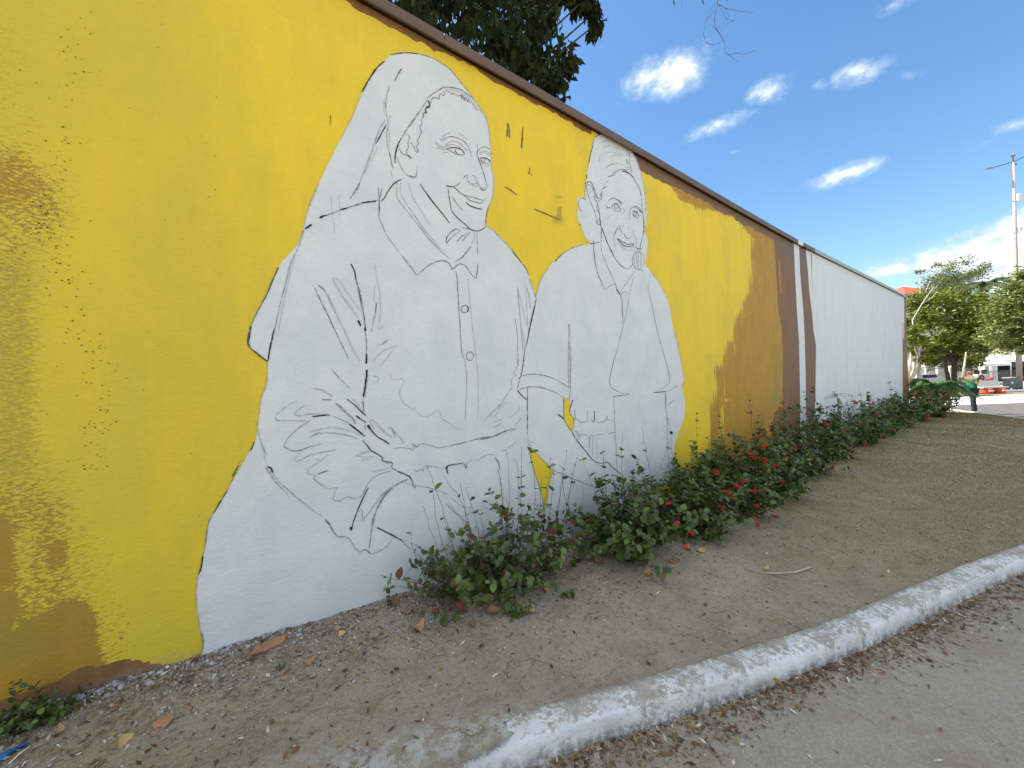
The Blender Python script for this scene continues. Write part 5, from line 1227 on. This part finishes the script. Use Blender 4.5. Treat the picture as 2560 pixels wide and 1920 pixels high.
def twig():
    def a(*p): return [Vector(at_y(900+x/2.212, y/2.212, 1.5)) for x, y in zip(p[::2], p[1::2])]
    mb = MB(); b = Vector(bt); m_bt = simple('bare_twig_bark', (.10, .06, .07), .85, .2)
    for pts, r in ((a(1980, -40, 1975, 30, 1960, 100, 1965, 150, 1990, 190, 2015, 230, 2020, 290, 2040, 303), .009), (a(2040, 303, 2080, 293, 2130, 302, 2185, 278), .006), (a(2040, 303, 2065, 325, 2090, 344), .005), (a(1965, 50, 1910, 120, 1900, 190, 1912, 235, 1945, 248, 1992, 238), .006), (a(1975, 10, 1935, 60, 1905, 120), .005), (a(1975, 20, 2020, 45, 2080, 60, 2175, 70), .006), (a(2020, 45, 2040, 90, 2010, 130, 1980, 170), .004), (a(2075, 112, 2030, 130, 1990, 180), .004), (a(1985, 30, 2030, 110, 2075, 112), .004), (a(1960, 100, 1940, 130, 1990, 190), .004), (a(2000, -60, 2010, -10, 2035, 10), .006), (a(1770, -40, 1780, 10, 1778, 55), .004)):
        MB().tube([p-b for p in pts], [r*(1-.5*i/len(pts)) for i in range(len(pts))], 5, False).build('bare_twig', m_bt, T0)
    mb = MB()
    for x, y, L in ((1735, 5, .26), (1895, 0, .28), (1722, -20, .2), (1890, -30, .25)):
        p = Vector(at_y(900+x/2.212, y/2.212-6, 1.5))-b; w = L*.14; mb.add([p, p+Vector((-w, 0, -L*.4)), p+Vector((0, -.03, -L*.75)), p+Vector((w, 0, -L*.4))], [(0, 1, 2, 3)])
    mb.build('hanging_pod', simple('dark_hanging_leaf', (.03, .025, .02), .6, .2), T0)
twig()
G3 = -.30
def ad(px, py, Z): return tuple(at_depth(px, py, Z))
GT = 'trees beyond the end of the wall'
def gz(p): return float(road_z(p[0], p[1]))
def base_at(px, Z):
    p = at_depth(px, 960, Z); return (p.x, p.y, gz(p)-.05)
g1 = ((.10, .150, .014), (.17, .22, .018)); g2 = ((.08, .12, .022), (.13, .17, .03)); g3 = ((.13, .18, .045), (.18, .23, .06))
c = [(2290, 862, 30, 1.0), (2310, 800, 31, 1.3), (2285, 760, 32, 1.1), (2340, 760, 32, 1.5), (2350, 850, 30, 1.2), (2330, 880, 30, .7), (2400, 800, 31, 1.5), (2420, 760, 32, 1.2), (2400, 860, 30, 1.1), (2440, 830, 31, 1.3), (2470, 790, 32, 1.3), (2450, 870, 30, .9), (2480, 850, 31, .9), (2380, 740, 33, 1.0), (2270, 820, 31, .9), (2450, 755, 32, .8), (2480, 760, 32, .8)]
tree('mango_tree', 'broad dark-green tree with a dense rounded crown behind the palm plant', base_at(2385, 30.5), [(ad(a, b_, z), r) for a, b_, z, r in c], 26000, .26, g1, .17, BARKD, GT, fork=ad(2385, 905, 30.5), seed=31, sub=30, spread=.16, limbs=[([ad(2372, 955, 30.5), ad(2362, 905, 30.4), ad(2352, 870, 30.3)], .15)])
c = [(2400, 700, 40, 1.3), (2360, 690, 40, 1.3), (2330, 710, 40, 1.2), (2425, 690, 40, 1.1), (2420, 650, 40, .7), (2450, 680, 40, 1.0), (2310, 725, 40, .8), (2380, 660, 40, .7), (2300, 680, 40, .4), (2340, 665, 40, .5), (2370, 720, 40, 1.5), (2460, 665, 40, .5)]
tree('wispy_tree', 'tall thin-leaved tree with pale bare limbs showing through against the cloud', base_at(2282, 40), [(ad(a, b_, z), r) for a, b_, z, r in c], 5200, .24, g3, .12, BARKP, GT, fork=ad(2300, 765, 39), seed=32, sub=8, spread=.22)
c = [(2530, 780, 22, 1.2), (2500, 820, 22, 1.0), (2545, 850, 22, 1.0), (2560, 740, 22, 1.2), (2590, 800, 22, 1.6), (2530, 725, 22.5, .7), (2500, 770, 22, .7), (2490, 850, 22, .55), (2555, 690, 22.5, .6), (2600, 700, 23, 1.4), (2610, 860, 22, 1.1), (2650, 760, 23, 2), (2520, 870, 22, .5), (2570, 875, 22, .5)]
tree('shade_tree', 'paler green leafy tree at the right edge in front of the lamp post', base_at(2640, 22.5), [(ad(a, b_, z), r) for a, b_, z, r in c], 22000, .20, g3, .22, BARK, GT, fork=ad(2640, 880, 22.5), seed=33, sub=26, spread=.17)
c = [(2288, 825, 26.3, .55), (2282, 850, 26.3, .5), (2300, 855, 26.3, .5), (2300, 900, 27, .35), (2290, 880, 27, .4), (2320, 860, 27, .5), (2280, 850, 27, .5)]
tree('slanting_tree', 'slim tree with several pale slanting trunks just past the wall corner', base_at(2292, 27), [(ad(a, b_, z), r) for a, b_, z, r in c], 3200, .2, g1, .10, BARKP, GT, fork=ad(2300, 905, 27), seed=34, limbs=[([ad(2270, 960, 27), ad(2288, 925, 27), ad(2300, 890, 27), ad(2312, 870, 27)], .18), ([ad(2280, 950, 26.8), ad(2290, 910, 26.8), ad(2296, 885, 26.8)], .09), ([ad(2268, 950, 26.9), ad(2278, 900, 26.9), ad(2276, 880, 26.9)], .12), ([ad(2296, 885, 26.8), ad(2281, 800, 27), ad(2305, 760, 27), ad(2325, 730, 27), ad(2336, 718, 27)], .055), ([ad(2305, 760, 27), ad(2330, 744, 27), ad(2344, 728, 27)], .04)])
c = [(2640, 700, 50, 3), (2580, 780, 48, 2.5), (2700, 780, 45, 4), (2780, 720, 45, 4)]
tree('far_tree', 'large far tree mostly beyond the right edge of the frame', base_at(2700, 46), [(ad(a, b_, z), r) for a, b_, z, r in c], 9000, .4, g2, .4, BARK, GT, fork=ad(2690, 850, 46), seed=35)
c = [(2330, 905, 36, .9), (2425, 900, 36, 1.0), (2400, 915, 37, .7), (2360, 890, 36, 1.0)]
tree('small_tree', 'low dark tree between the mango trunks and the white tent', base_at(2418, 36), [(ad(a, b_, z), r) for a, b_, z, r in c], 5000, .26, g2, .14, BARKP, GT, fork=ad(2416, 915, 36), seed=36, limbs=[([ad(2405, 955, 28), ad(2411, 915, 28), ad(2415, 880, 28)], .11)])
# trees standing in the yard behind the wall: they shade the street
tree('yard_tree', 'tree in the yard behind the white wall section, hidden but for its shade', (17.5, 3.5, 0), [((17.5, 3.4, 3.1), 1.2), ((18.6, 3.6, 3.0), 1.1), ((16.4, 3.5, 3.0), 1.1)], 3500, .25, g2, .15, BARK, None, seed=37)
def palm(name, lab, base, top, nf, L, col, tr, seed, droop=.9, cat='palm tree', leafw=.035, upb=.5):
    rnd = random.Random(seed); root = empty(name, base); tag(root, lab, cat); b = Vector(base); t = Vector(top)-b
    if tr: MB().tube([Vector((0, 0, 0)), t*.5+Vector((.1, .05, 0)), t], [tr*1.3, tr, tr*.8], 8).build('trunk', BARKP, root, True)
    M = leafmat(name+'_frond', col, .4, .25, .3)
    for i in range(nf):
        a = i*2.399+rnd.uniform(-.2, .2); up = rnd.uniform(.1, 1.0)*upb*2; ln = L*rnd.uniform(.8, 1.1); mb = MB(); pts = []
        d = Vector((math.cos(a), math.sin(a), 0))
        for k in range(9):
            s = k/8; pts.append(t+d*ln*s*(1-.18*s*up)+Vector((0, 0, ln*(up*s-droop*(.35+.5*up)*s*s*1.35))))
        mb.tube(pts, [leafw*.45*(1-.8*k/8)+.003 for k in range(9)], 4, False)
        for k in range(1, 34):
            s = k/34; f = s*8; j = min(int(f), 7); p = pts[j].lerp(pts[j+1], f-j); tg = (pts[j+1]-pts[j]).normalized(); sd = tg.cross(Vector((0, 0, 1))).normalized(); ll = ln*.34*math.sin(math.pi*(.12+.86*s))**.7
            for q in (-1, 1):
                dd = (sd*q*.8+tg*.75+Vector((0, 0, rnd.uniform(-.35, .05)))).normalized()*ll*rnd.uniform(.85, 1.1); e = p+dd+Vector((0, 0, -.18*ll)); m = p+dd*.5
                mb.add([p-tg*leafw*.5, m-tg*leafw*.8, e, m+tg*leafw*.8, p+tg*leafw*.5], [(0, 1, 2, 3, 4)])
        mb.build('frond', M, root)
    return root
tp = at_depth(2460, 712, 45); palm('coconut_palm', 'coconut palm crown rising above the mango tree against the cloud', (tp.x, tp.y, -.35), tp, 13, 2.6, (.05, .085, .025), .16, 41, leafw=.10)
tp = at_depth(2070, 668, 26); 
tp = Vector(at_y(2072, 668, 9.0)); palm('coconut_palm', 'palm tips just showing above the coping of the white wall section', (tp.x, tp.y, -.1), tp, 12, 1.5, (.05, .085, .025), .12, 42, leafw=.06)
b0 = at_depth(2343, 965, 14.6); bz = float(ground_z(b0.x, min(b0.y, -.3))); palm('palm_plant', 'low arching fan of green palm leaves past the last shrub, partly hiding the standing man', (b0.x, b0.y, bz), (b0.x, b0.y, bz+.95), 24, 1.15, (.07, .16, .022), .07, 43, cat='palm plant', leafw=.028, upb=.66, droop=.95)
# ------------------------------------------------------------------ beyond the wall: plaza, benches, tents, building, lamp post
def pbox(name, c, d, mat, parent=None, rot=None, taper=1.0): return MB().box(c, d, rot, taper).build(name, mat, parent)
M_pale = simple('pale_concrete', (.62, .60, .55), .85, .1, 3, .002); M_wpaint = simple('white_paint', (.78, .79, .77), .6, .05, 4); M_red = simple('red_orange_paint', (.55, .10, .045), .6, .15, 10); M_slab = simple('grey_bench_slab', (.42, .44, .42), .8, .12, 8)
M_dark = simple('dark_opening', (.022, .024, .028), .6, .3, 4); M_met = simple('dark_metal', (.07, .075, .085), .5, .2, 8, metal=.3); M_tent = simple('white_tent_fabric', (.80, .80, .77), .8, .05, 3)
M_navy = simple('navy_paint', (.035, .05, .11), .5, .15, 3); M_blueroof = simple('pale_roof_sheet', (.62, .76, .80), .45, .08, 6, sc=(6, 1, 1)); M_ac = simple('ac_casing', (.66, .66, .62), .5, .06, 5)
RGT = Vector((R0[0], R0[1], 0)); FWD = Vector((F3[0], F3[1], 0)); ANG = math.atan2(R0[1], R0[0])
RZ = Matrix.Rotation(ANG, 3, 'Z')
def gpt(px, Z, z=None):
    """a ground point in pixel column px at distance Z along the view axis"""
    p = at_depth(px, 940, Z); return Vector((p.x, p.y, gz(p) if z is None else z))
def sheet(name, pts, dz, mat):
    V = [Vector((p.x, p.y, gz(p)+dz)) for p in pts]; o = MB().add(V, [tuple(range(len(V)))]).build(name, mat); tag(o, kind='structure'); return o
def strip_sheet(name, Z0, Z1, pxa, pxb, dz, mat, n=26):
    xs = np.linspace(pxa, pxb, n); V = []
    for a in xs:
        for Z in (Z0, Z1):
            p = at_depth(a, 940, Z); V.append((p.x, p.y, gz(p)+dz))
    Fc = [(2*i, 2*i+2, 2*i+3, 2*i+1) for i in range(n-1)]
    o = MB().add(V, Fc).build(name, mat); tag(o, kind='structure')
# the bands of the plaza run across the view
strip_sheet('sunlit_pavement', 19.6, 25.5, 2040, 3300, .012, M_pale)
strip_sheet('verge', 25.5, 31, 2040, 3300, .016, simple('verge_soil', (.24, .17, .10), .95, .25, 4, .01))
strip_sheet('plaza_paving', 31, 70, 2040, 3600, .014, simple('plaza_paving', (.33, .32, .31), .85, .15, 2, .003))
def kerbband():
    mb = MB()
    a = gpt(2496, 28.6); b = gpt(2900, 26.6); mb.tube([a+Vector((0, 0, .02)), b+Vector((0, 0, .02))], .16, 4); o = mb.build('plaza_kerb', M_wpaint); tag(o, kind='structure')
kerbband()
def bench(px, Z, lab, w=1.75, group='concrete benches on red drums in the plaza', yaw=0.0):
    b = gpt(px, Z); r = empty('concrete_bench', b, ANG+yaw); tag(r, lab, 'bench', group); 
    pbox('seat', (0, 0, .47), (w, .48, .09), M_slab, r); pbox('backrest', (.05*w, .33, .72), (w*.92, .09, .46), M_slab, r, Matrix.Rotation(-.35, 3, 'X'))
    for s in (-1, 1):
        d = MB().lathe((s*w*.27, 0, .0), [(.24, 0), (.31, .05), (.34, .18), (.33, .32), (.30, .42)], 18).build('drum', M_red, r, True)
        pbox('slot', (s*w*.27, -.345, .24), (.34, .03, .07), M_wpaint, d)
    return r
bench(2479, 27.0, 'grey concrete bench on two red drums right of the standing man'); bench(2262, 27.0, 'pale bench on red drums glimpsed between the wall end and the palm plant', 1.7); bench(2372, 25.4, 'red and white bench end half hidden behind the palm plant', 1.0)
bench(2640, 29.0, 'grey bench just beyond the right edge of the frame', 1.6)
def tent(px, Z, w, h, eave, lab, d=3.0, wall_=False):
    b = gpt(px, Z); r = empty('party_tent', b, ANG); tag(r, lab, 'tent', 'white tents in the plaza'); mb = MB(); x, y = w/2, d/2
    mb.add([(-x, -y, eave), (x, -y, eave), (x, y, eave), (-x, y, eave), (0, 0, h), (-x, -y, eave-.25), (x, -y, eave-.25), (x, y, eave-.25), (-x, y, eave-.25)], [(0, 1, 4), (1, 2, 4), (2, 3, 4), (3, 0, 4), (5, 6, 1, 0), (6, 7, 2, 1), (7, 8, 3, 2), (8, 5, 0, 3)]); mb.build('canopy', M_tent, r)
    for sx in (-1, 1):
        for sy in (-1, 1): pbox('leg', (sx*(x-.05), sy*(y-.05), (eave-.2)/2), (.07, .07, eave-.2), M_wpaint, r)
    if wall_:
        pbox('back_wall', (0, y-.1, eave*.45), (w*.95, .05, eave*.85), M_pale, r); pbox('dark_window', (-.2, -y*.2, eave*.62), (w*.42, .06, .5), M_dark, r)
    return r
tent(2448, 42, 3.3, 3.35, 2.25, 'cream pitched tent in front of the building behind the man', wall_=True)
tent(2325, 40, 1.9, 3.0, 2.4, 'white tent roof seen between the tree trunks left of the palm plant'); tent(2262, 42, 2.4, 3.1, 2.3, 'white tent next to the wall end behind the slanting trunks'); tent(2362, 46, 1.6, 3.2, 2.5, 'small white tent roof between the dark mango trunks')
def car():
    b = gpt(2305, 37); r = empty('parked_car', b, ANG); tag(r, 'silver parked car seen through the trunks left of the palm plant', 'car')
    prof = [(-2.1, .35), (-2.1, .85), (-1.5, .95), (-.9, 1.42), (.7, 1.45), (1.4, .98), (2.1, .85), (2.15, .35)]; n = len(prof)
    V = [(x, -.82, z) for x, z in prof]+[(x, .82, z) for x, z in prof]; V = [(x, y*(.82 if z > 1.2 else 1), z) for x, y, z in V]
    MB().add(V, [tuple(range(n)), tuple(range(2*n-1, n-1, -1))]+[(i, i+n, (i+1) % n+n, (i+1) % n) for i in range(n)]).build('body', simple('silver_car_paint', (.45, .47, .48), .3, .05, metal=.4), r)
    MB().add([(-.8, -.80, 1.0), (.65, -.80, 1.0), (.55, -.73, 1.36), (-.7, -.73, 1.36)], [(0, 1, 2, 3)]).build('side_window', M_dark, r)
    for sx in (-1.3, 1.3):
        for sy in (-.8, .8): MB().tube([(sx, sy-.1, .33), (sx, sy+.1, .33)], .33, 16).build('wheel', M_dark, r)
car()
def building():
    b = gpt(2560, 50); r = empty('pavilion_building', b, ANG); tag(r, 'low building with a pale sheet roof over a dark open front behind the benches', 'building')
    L = 14; mb = MB(); W_ = 5.2
    # roof: a wide pale fascia sloping back
    fx = lambda px: (px-2560)*50/FPX
    x0, x1 = fx(2440), fx(2800)
    z1 = lambda py: CAMH+(916-py)*50/FPX-b.z
    mb.add([(x0-.5, -2, z1(898)), (x1, -2, z1(909)), (x1, 3, z1(884)), (x0+1.6, 3, z1(884)), (x0-.5, -2, z1(898)-.12), (x1, -2, z1(909)-.12), (x1, 3, z1(884)-.12), (x0+1.6, 3, z1(884)-.12)], [(0, 1, 2, 3), (7, 6, 5, 4), (0, 4, 5, 1), (1, 5, 6, 2), (2, 6, 7, 3), (3, 7, 4, 0)]); mb.build('roof', M_blueroof, r)
    pbox('fascia_beam', ((x0+x1)/2+1.0, -1.8, z1(910)-.15), (x1-x0-2.4, .25, .5), M_navy, r)
    pbox('back_wall', ((x0+x1)/2+.5, 2.8, 1.2), (x1-x0-1, .2, 2.6), M_dark, r)
    for k, px in enumerate((2430, 2550, 2660, 2760)): pbox('column', (fx(px)+.2, -1.6, 1.4), (.6 if k else .3, .5, 2.8), M_wpaint, r)
    pbox('side_wall', (fx(2444), 0, 1.2), (.2, 4, 2.4), M_pale, r)
    for k in range(9): pbox('shelf_item', (fx(2490)+k*.33, .8, .75+.15*(k % 3)), (.2, .3, .5), [M_met, M_slab, M_red][k % 3], r)
    pbox('counter', (fx(2510), .4, .45), (3.2, .5, .9), M_met, r)
    # navy block over the column
    pbox('navy_panel', (fx(2550)+.5, -1.95, z1(899)), (1.2, .3, 1.1), M_navy, r)
building()
def fence():
    b = gpt(2470, 40); r = empty('bar_fence', b, ANG); tag(r, 'dark metal bar fence between the tent and the dark opening', 'fence')
    for k in range(34): MB().tube([(-.9+k*.12, 0, 0), (-.9+k*.12, 0, 1.55)], .014, 4).build('bar', M_met, r)
    for z in (.15, 1.4): MB().tube([(-1, 0, z), (3.2, 0, z)], .02, 4).build('rail', M_met, r)
fence()
def ac(px, Z, zoff, lab):
    b = gpt(px, Z); b.z += zoff; r = empty('air_conditioner', b, ANG); tag(r, lab, 'air conditioner', 'outdoor air conditioning units'); pbox('casing', (0, 0, .32), (.95, .35, .62), M_ac, r)
    f = MB().tube([(-.12, -.19, .32), (-.12, -.21, .32)], .24, 20).build('fan_grille', M_met, r); MB().tube([(-.12, -.211, .32), (-.12, -.225, .32)], .06, 10).build('fan_hub', M_ac, f)
ac(2451, 33.5, .0, 'lower air conditioner unit behind the man'); ac(2451, 33.5, .68, 'upper air conditioner unit stacked behind the man')
def red_bike():
    b = gpt(2466, 33); r = empty('red_motorbike', b, ANG); tag(r, 'small red motorbike parked beside the air conditioners', 'motorbike')
    for s in (-.55, .55): MB().tube([(s, -.05, .3), (s, .05, .3)], .3, 16).build('wheel', M_dark, r)
    MB().add([(-.6, -.1, .55), (-.1, -.13, .45), (.35, -.13, .5), (.5, -.08, 1.0), (.2, -.1, .85), (-.5, -.1, .85), (-.6, .1, .55), (-.1, .13, .45), (.35, .13, .5), (.5, .08, 1.0), (.2, .1, .85), (-.5, .1, .85)], [(0, 1, 2, 3, 4, 5), (11, 10, 9, 8, 7, 6)]+[(i, i+6, (i+1) % 6+6, (i+1) % 6) for i in range(6)]).build('body', simple('red_gloss', (.5, .02, .02), .3, .05), r)
    MB().tube([(.45, -.3, 1.05), (.5, 0, 1.0), (.45, .3, 1.05)], .02, 6).build('handlebar', M_met, r)
red_bike()
def sign_box():
    b = gpt(2527, 30); r = empty('metal_cabinet', b, ANG); tag(r, 'grey metal cabinet with a small white plate near the right edge', 'cabinet'); pbox('casing', (0, 0, .55), (.75, .45, .75), simple('cabinet_grey', (.13, .16, .15), .6, .1), r); pbox('plate', (-.22, -.24, .62), (.17, .02, .15), M_wpaint, r)
    for s in (-.3, .3): pbox('leg', (s, 0, .09), (.06, .3, .18), M_met, r)
    b = gpt(2533, 34); r = empty('slab_table', b, ANG); tag(r, 'thin grey table standing behind the metal cabinet', 'table'); pbox('tabletop', (0, 0, .9), (1.3, .6, .06), M_slab, r)
    for s in (-.5, .5): pbox('leg', (s, 0, .43), (.07, .4, .87), M_met, r)
sign_box()
def lamp_post():
    Z = 30; b = gpt(2548, Z); r = empty('street_lamp', b, ANG); tag(r, 'tall concrete lamp post with four lamp heads at the right edge', 'lamp post')
    top = at_depth(2533, 405, Z)-b; top = RZ.inverted() @ top; top.y = 0
    H = top.z; mc = simple('lamp_post_concrete', (.44, .36, .33), .85, .12, 5, .003)
    MB().tube([(0, 0, -.05), (top.x*.33, 0, H*.33), (top.x*.66, 0, H*.66), (top.x, 0, H)], [.17, .135, .10, .07], 12).build('pole', mc, r, True)
    s = Z/FPX
    for k, (dx, dz, yy) in enumerate(((-.52, .22, -.5), (-1.0, -.15, .5), (.72, .35, -.5), (.62, .12, .5))):
        hd = Vector((top.x+dx, yy*.8, H+dz)); a = MB().tube([(top.x, 0, H), hd], .03, 6).build('arm', M_met, r)
        d = Vector((dx, yy*.8, 0)).normalized(); q = Matrix.Rotation(math.atan2(d.y, d.x), 3, 'Z'); MB().box(hd+d*.25, (.52, .22, .07), q, .75).build('lamp_head', simple('lamp_head_grey', (.20, .20, .22), .5, .1), r)
    for (dy, w, h) in ((495, .34, .55), (575, .30, .30)):
        z = (CAMH+(916-dy)*s)-b.z; t = z/H; pbox('equipment_box', (top.x*t+.22, -.12, z), (w, .18, h), M_wpaint, r); MB().tube([(top.x*t-.15, 0, z-.25), (top.x*t+.3, 0, z-.25)], .03, 5).build('bracket', M_met, r)
lamp_post()
def red_roof():
    p = at_depth(2262, 728, 60); r = empty('red_roof_house', (p.x, p.y, -.35), ANG); tag(r, 'distant house whose red pyramid roof peeks over the end of the wall', 'house')
    w = 3.4; e = at_depth(2262, 745, 60).z+.35; t = at_depth(2262, 716, 60).z+.35
    MB().add([(-w, -w, e), (w, -w, e), (w, w, e), (-w, w, e), (-.3, 0, t)], [(0, 1, 4), (1, 2, 4), (2, 3, 4), (3, 0, 4)]).build('roof', simple('red_roof_tiles', (.62, .085, .045), .7, .12, 5, sc=(1, 1, 8)), r); pbox('wall', (0, 0, e/2), (w*1.8, w*1.8, e), M_pale, r)
red_roof()
# ------------------------------------------------------------------ the man in the green shirt
def skinned(name, joints, edges, rad, mat, parent, sub=2):
    me = bpy.data.meshes.new(name); me.from_pydata([tuple(j) for j in joints], edges, []); o = link(name, me, parent); me.materials.append(mat)
    m = o.modifiers.new('skin', 'SKIN'); m.use_smooth_shade = True
    for i, r in enumerate(rad): me.skin_vertices[0].data[i].radius = (r if isinstance(r, tuple) else (r, r)); me.skin_vertices[0].data[i].use_root = (i == 0)
    s = o.modifiers.new('sub', 'SUBSURF'); s.levels = sub; s.render_levels = sub; return o
def man():
    px, Z = 2428, 15.0; p = at_depth(px, 940, Z); z0 = CAMH-(1036-(960-ROLL*(px-1280)))/FPX*Z
    kz = float(road_z(p.x, p.y)); z0 = max(z0, kz+.0)
    r = empty('person', (p.x, p.y, z0), ANG); tag(r, 'man in a green T-shirt and dark trousers standing past the shrubs, arms raised', 'person')
    k = 1.0
    skin_m = simple('skin_tone', (.30, .15, .09), .55, .08, 12); shirt = simple('green_shirt_cloth', (.010, .15, .065), .8, .15, 12, .002); tro = simple('dark_navy_denim', (.022, .026, .045), .85, .25, 12, .002); hair = simple('black_hair', (.012, .010, .010), .6, .2, 30, .004)
    # faces -x (left in the picture), x across the view, y away
    J = [(0, 0, .94), (0, 0, 1.10), (.01, 0, 1.30), (-.01, 0, 1.44), (-.03, 0, 1.52), (-.045, 0, 1.62), (-.045, 0, 1.69),
         (.0, -.17, 1.41), (.0, .17, 1.41), (-.05, -.22, 1.16), (-.07, .21, 1.18), (-.26, -.16, 1.28), (-.28, .13, 1.29), (-.33, -.12, 1.36), (-.34, .09, 1.37),
         (-.05, -.10, .88), (.08, .10, .88), (-.10, -.11, .48), (.20, .12, .49), (-.06, -.11, .09), (.27, .13, .09), (-.10, -.11, .03), (.22, .13, .03), (-.20, -.11, .025), (.12, .13, .025)]
    E = [(0, 1), (1, 2), (2, 3), (3, 4), (4, 5), (5, 6), (3, 7), (3, 8), (7, 9), (8, 10), (9, 11), (10, 12), (11, 13), (12, 14), (0, 15), (0, 16), (15, 17), (16, 18), (17, 19), (18, 20), (19, 21), (20, 22), (21, 23), (22, 24)]
    Rr = [(.11, .15), (.10, .14), (.12, .16), (.07, .09), .052, .085, .07, .055, .055, .040, .040, .030, .030, .026, .026, .085, .085, .055, .055, .038, .038, .035, .035, .028, .028]
    # five fingers and a thumb side on each hand, curled round the phone
    for hi, sy in ((13, 1), (14, -1)):
        hx, hy, hz = J[hi]
        for f in range(4):
            zz = hz+.035-.022*f; i = len(J); J += [(hx-.03, hy+sy*.006, zz), (hx-.065, hy+sy*.018, zz+.006), (hx-.078, hy+sy*.040, zz+.008)]; E += [(hi, i), (i, i+1), (i+1, i+2)]; Rr += [.009, .008, .007]
        i = len(J); J += [(hx-.01, hy+sy*.02, hz+.045), (hx-.035, hy+sy*.042, hz+.055)]; E += [(hi, i), (i, i+1)]; Rr += [.010, .008]
    skinned('body', J, E, Rr, skin_m, r)
    # shirt
    S = [J[0], J[1], J[2], (-.01, 0, 1.42), J[7], J[8], (-.03, -.205, 1.25), (-.04, .20, 1.26), (0, 0, .90)]
    skinned('shirt', S, [(8, 0), (0, 1), (1, 2), (2, 3), (3, 4), (3, 5), (4, 6), (5, 7)], [(.135, .175), (.13, .17), (.145, .185), (.085, .115), (.075, .075), (.075, .075), .062, .062, (.14, .175)], shirt, r)
    Tj = [(0, 0, .92), J[15], J[16], J[17], J[18], J[19], J[20]]
    skinned('trousers', Tj, [(0, 1), (0, 2), (1, 3), (2, 4), (3, 5), (4, 6)], [(.13, .165), .105, .105, .078, .078, .068, .068], tro, r)
    skinned('hair', [(-.02, 0, 1.66), (-.03, 0, 1.74), (.0, 0, 1.72)], [(0, 1), (1, 2)], [.085, .062, .075], hair, r)
    MB().box((-.128, 0, 1.632), (.035, .026, .04), None, .6).build('nose', skin_m, r)
    for s in (-1, 1):
        MB().box((-.112, s*.032, 1.665), (.012, .022, .008)).build('eye', M_dark, r); MB().box((-.04, s*.086, 1.64), (.03, .012, .05)).build('ear', skin_m, r)
        sh = [(-.22 if s < 0 else .10, s*.12, .03), (-.12 if s < 0 else .20, s*.12, .045), (-.05 if s < 0 else .28, s*.12, .05)]; skinned('shoe', sh, [(0, 1), (1, 2)], [.035, .042, .045], M_dark, r, 1)
    MB().box((-.118, 0, 1.590), (.010, .045, .007)).build('mouth', simple('lip_tone', (.22, .08, .06), .5), r)
    # phone held up in both hands
    q = MB().box((0, 0, 0), (.012, .16, .085)).build('mobile_phone', M_dark); q.location = r.location + (RZ @ Vector((-.415, -.015, 1.40))); q.rotation_euler = (0, 0, ANG); tag(q, 'black mobile phone held up in both hands of the man in green', 'phone')
man()
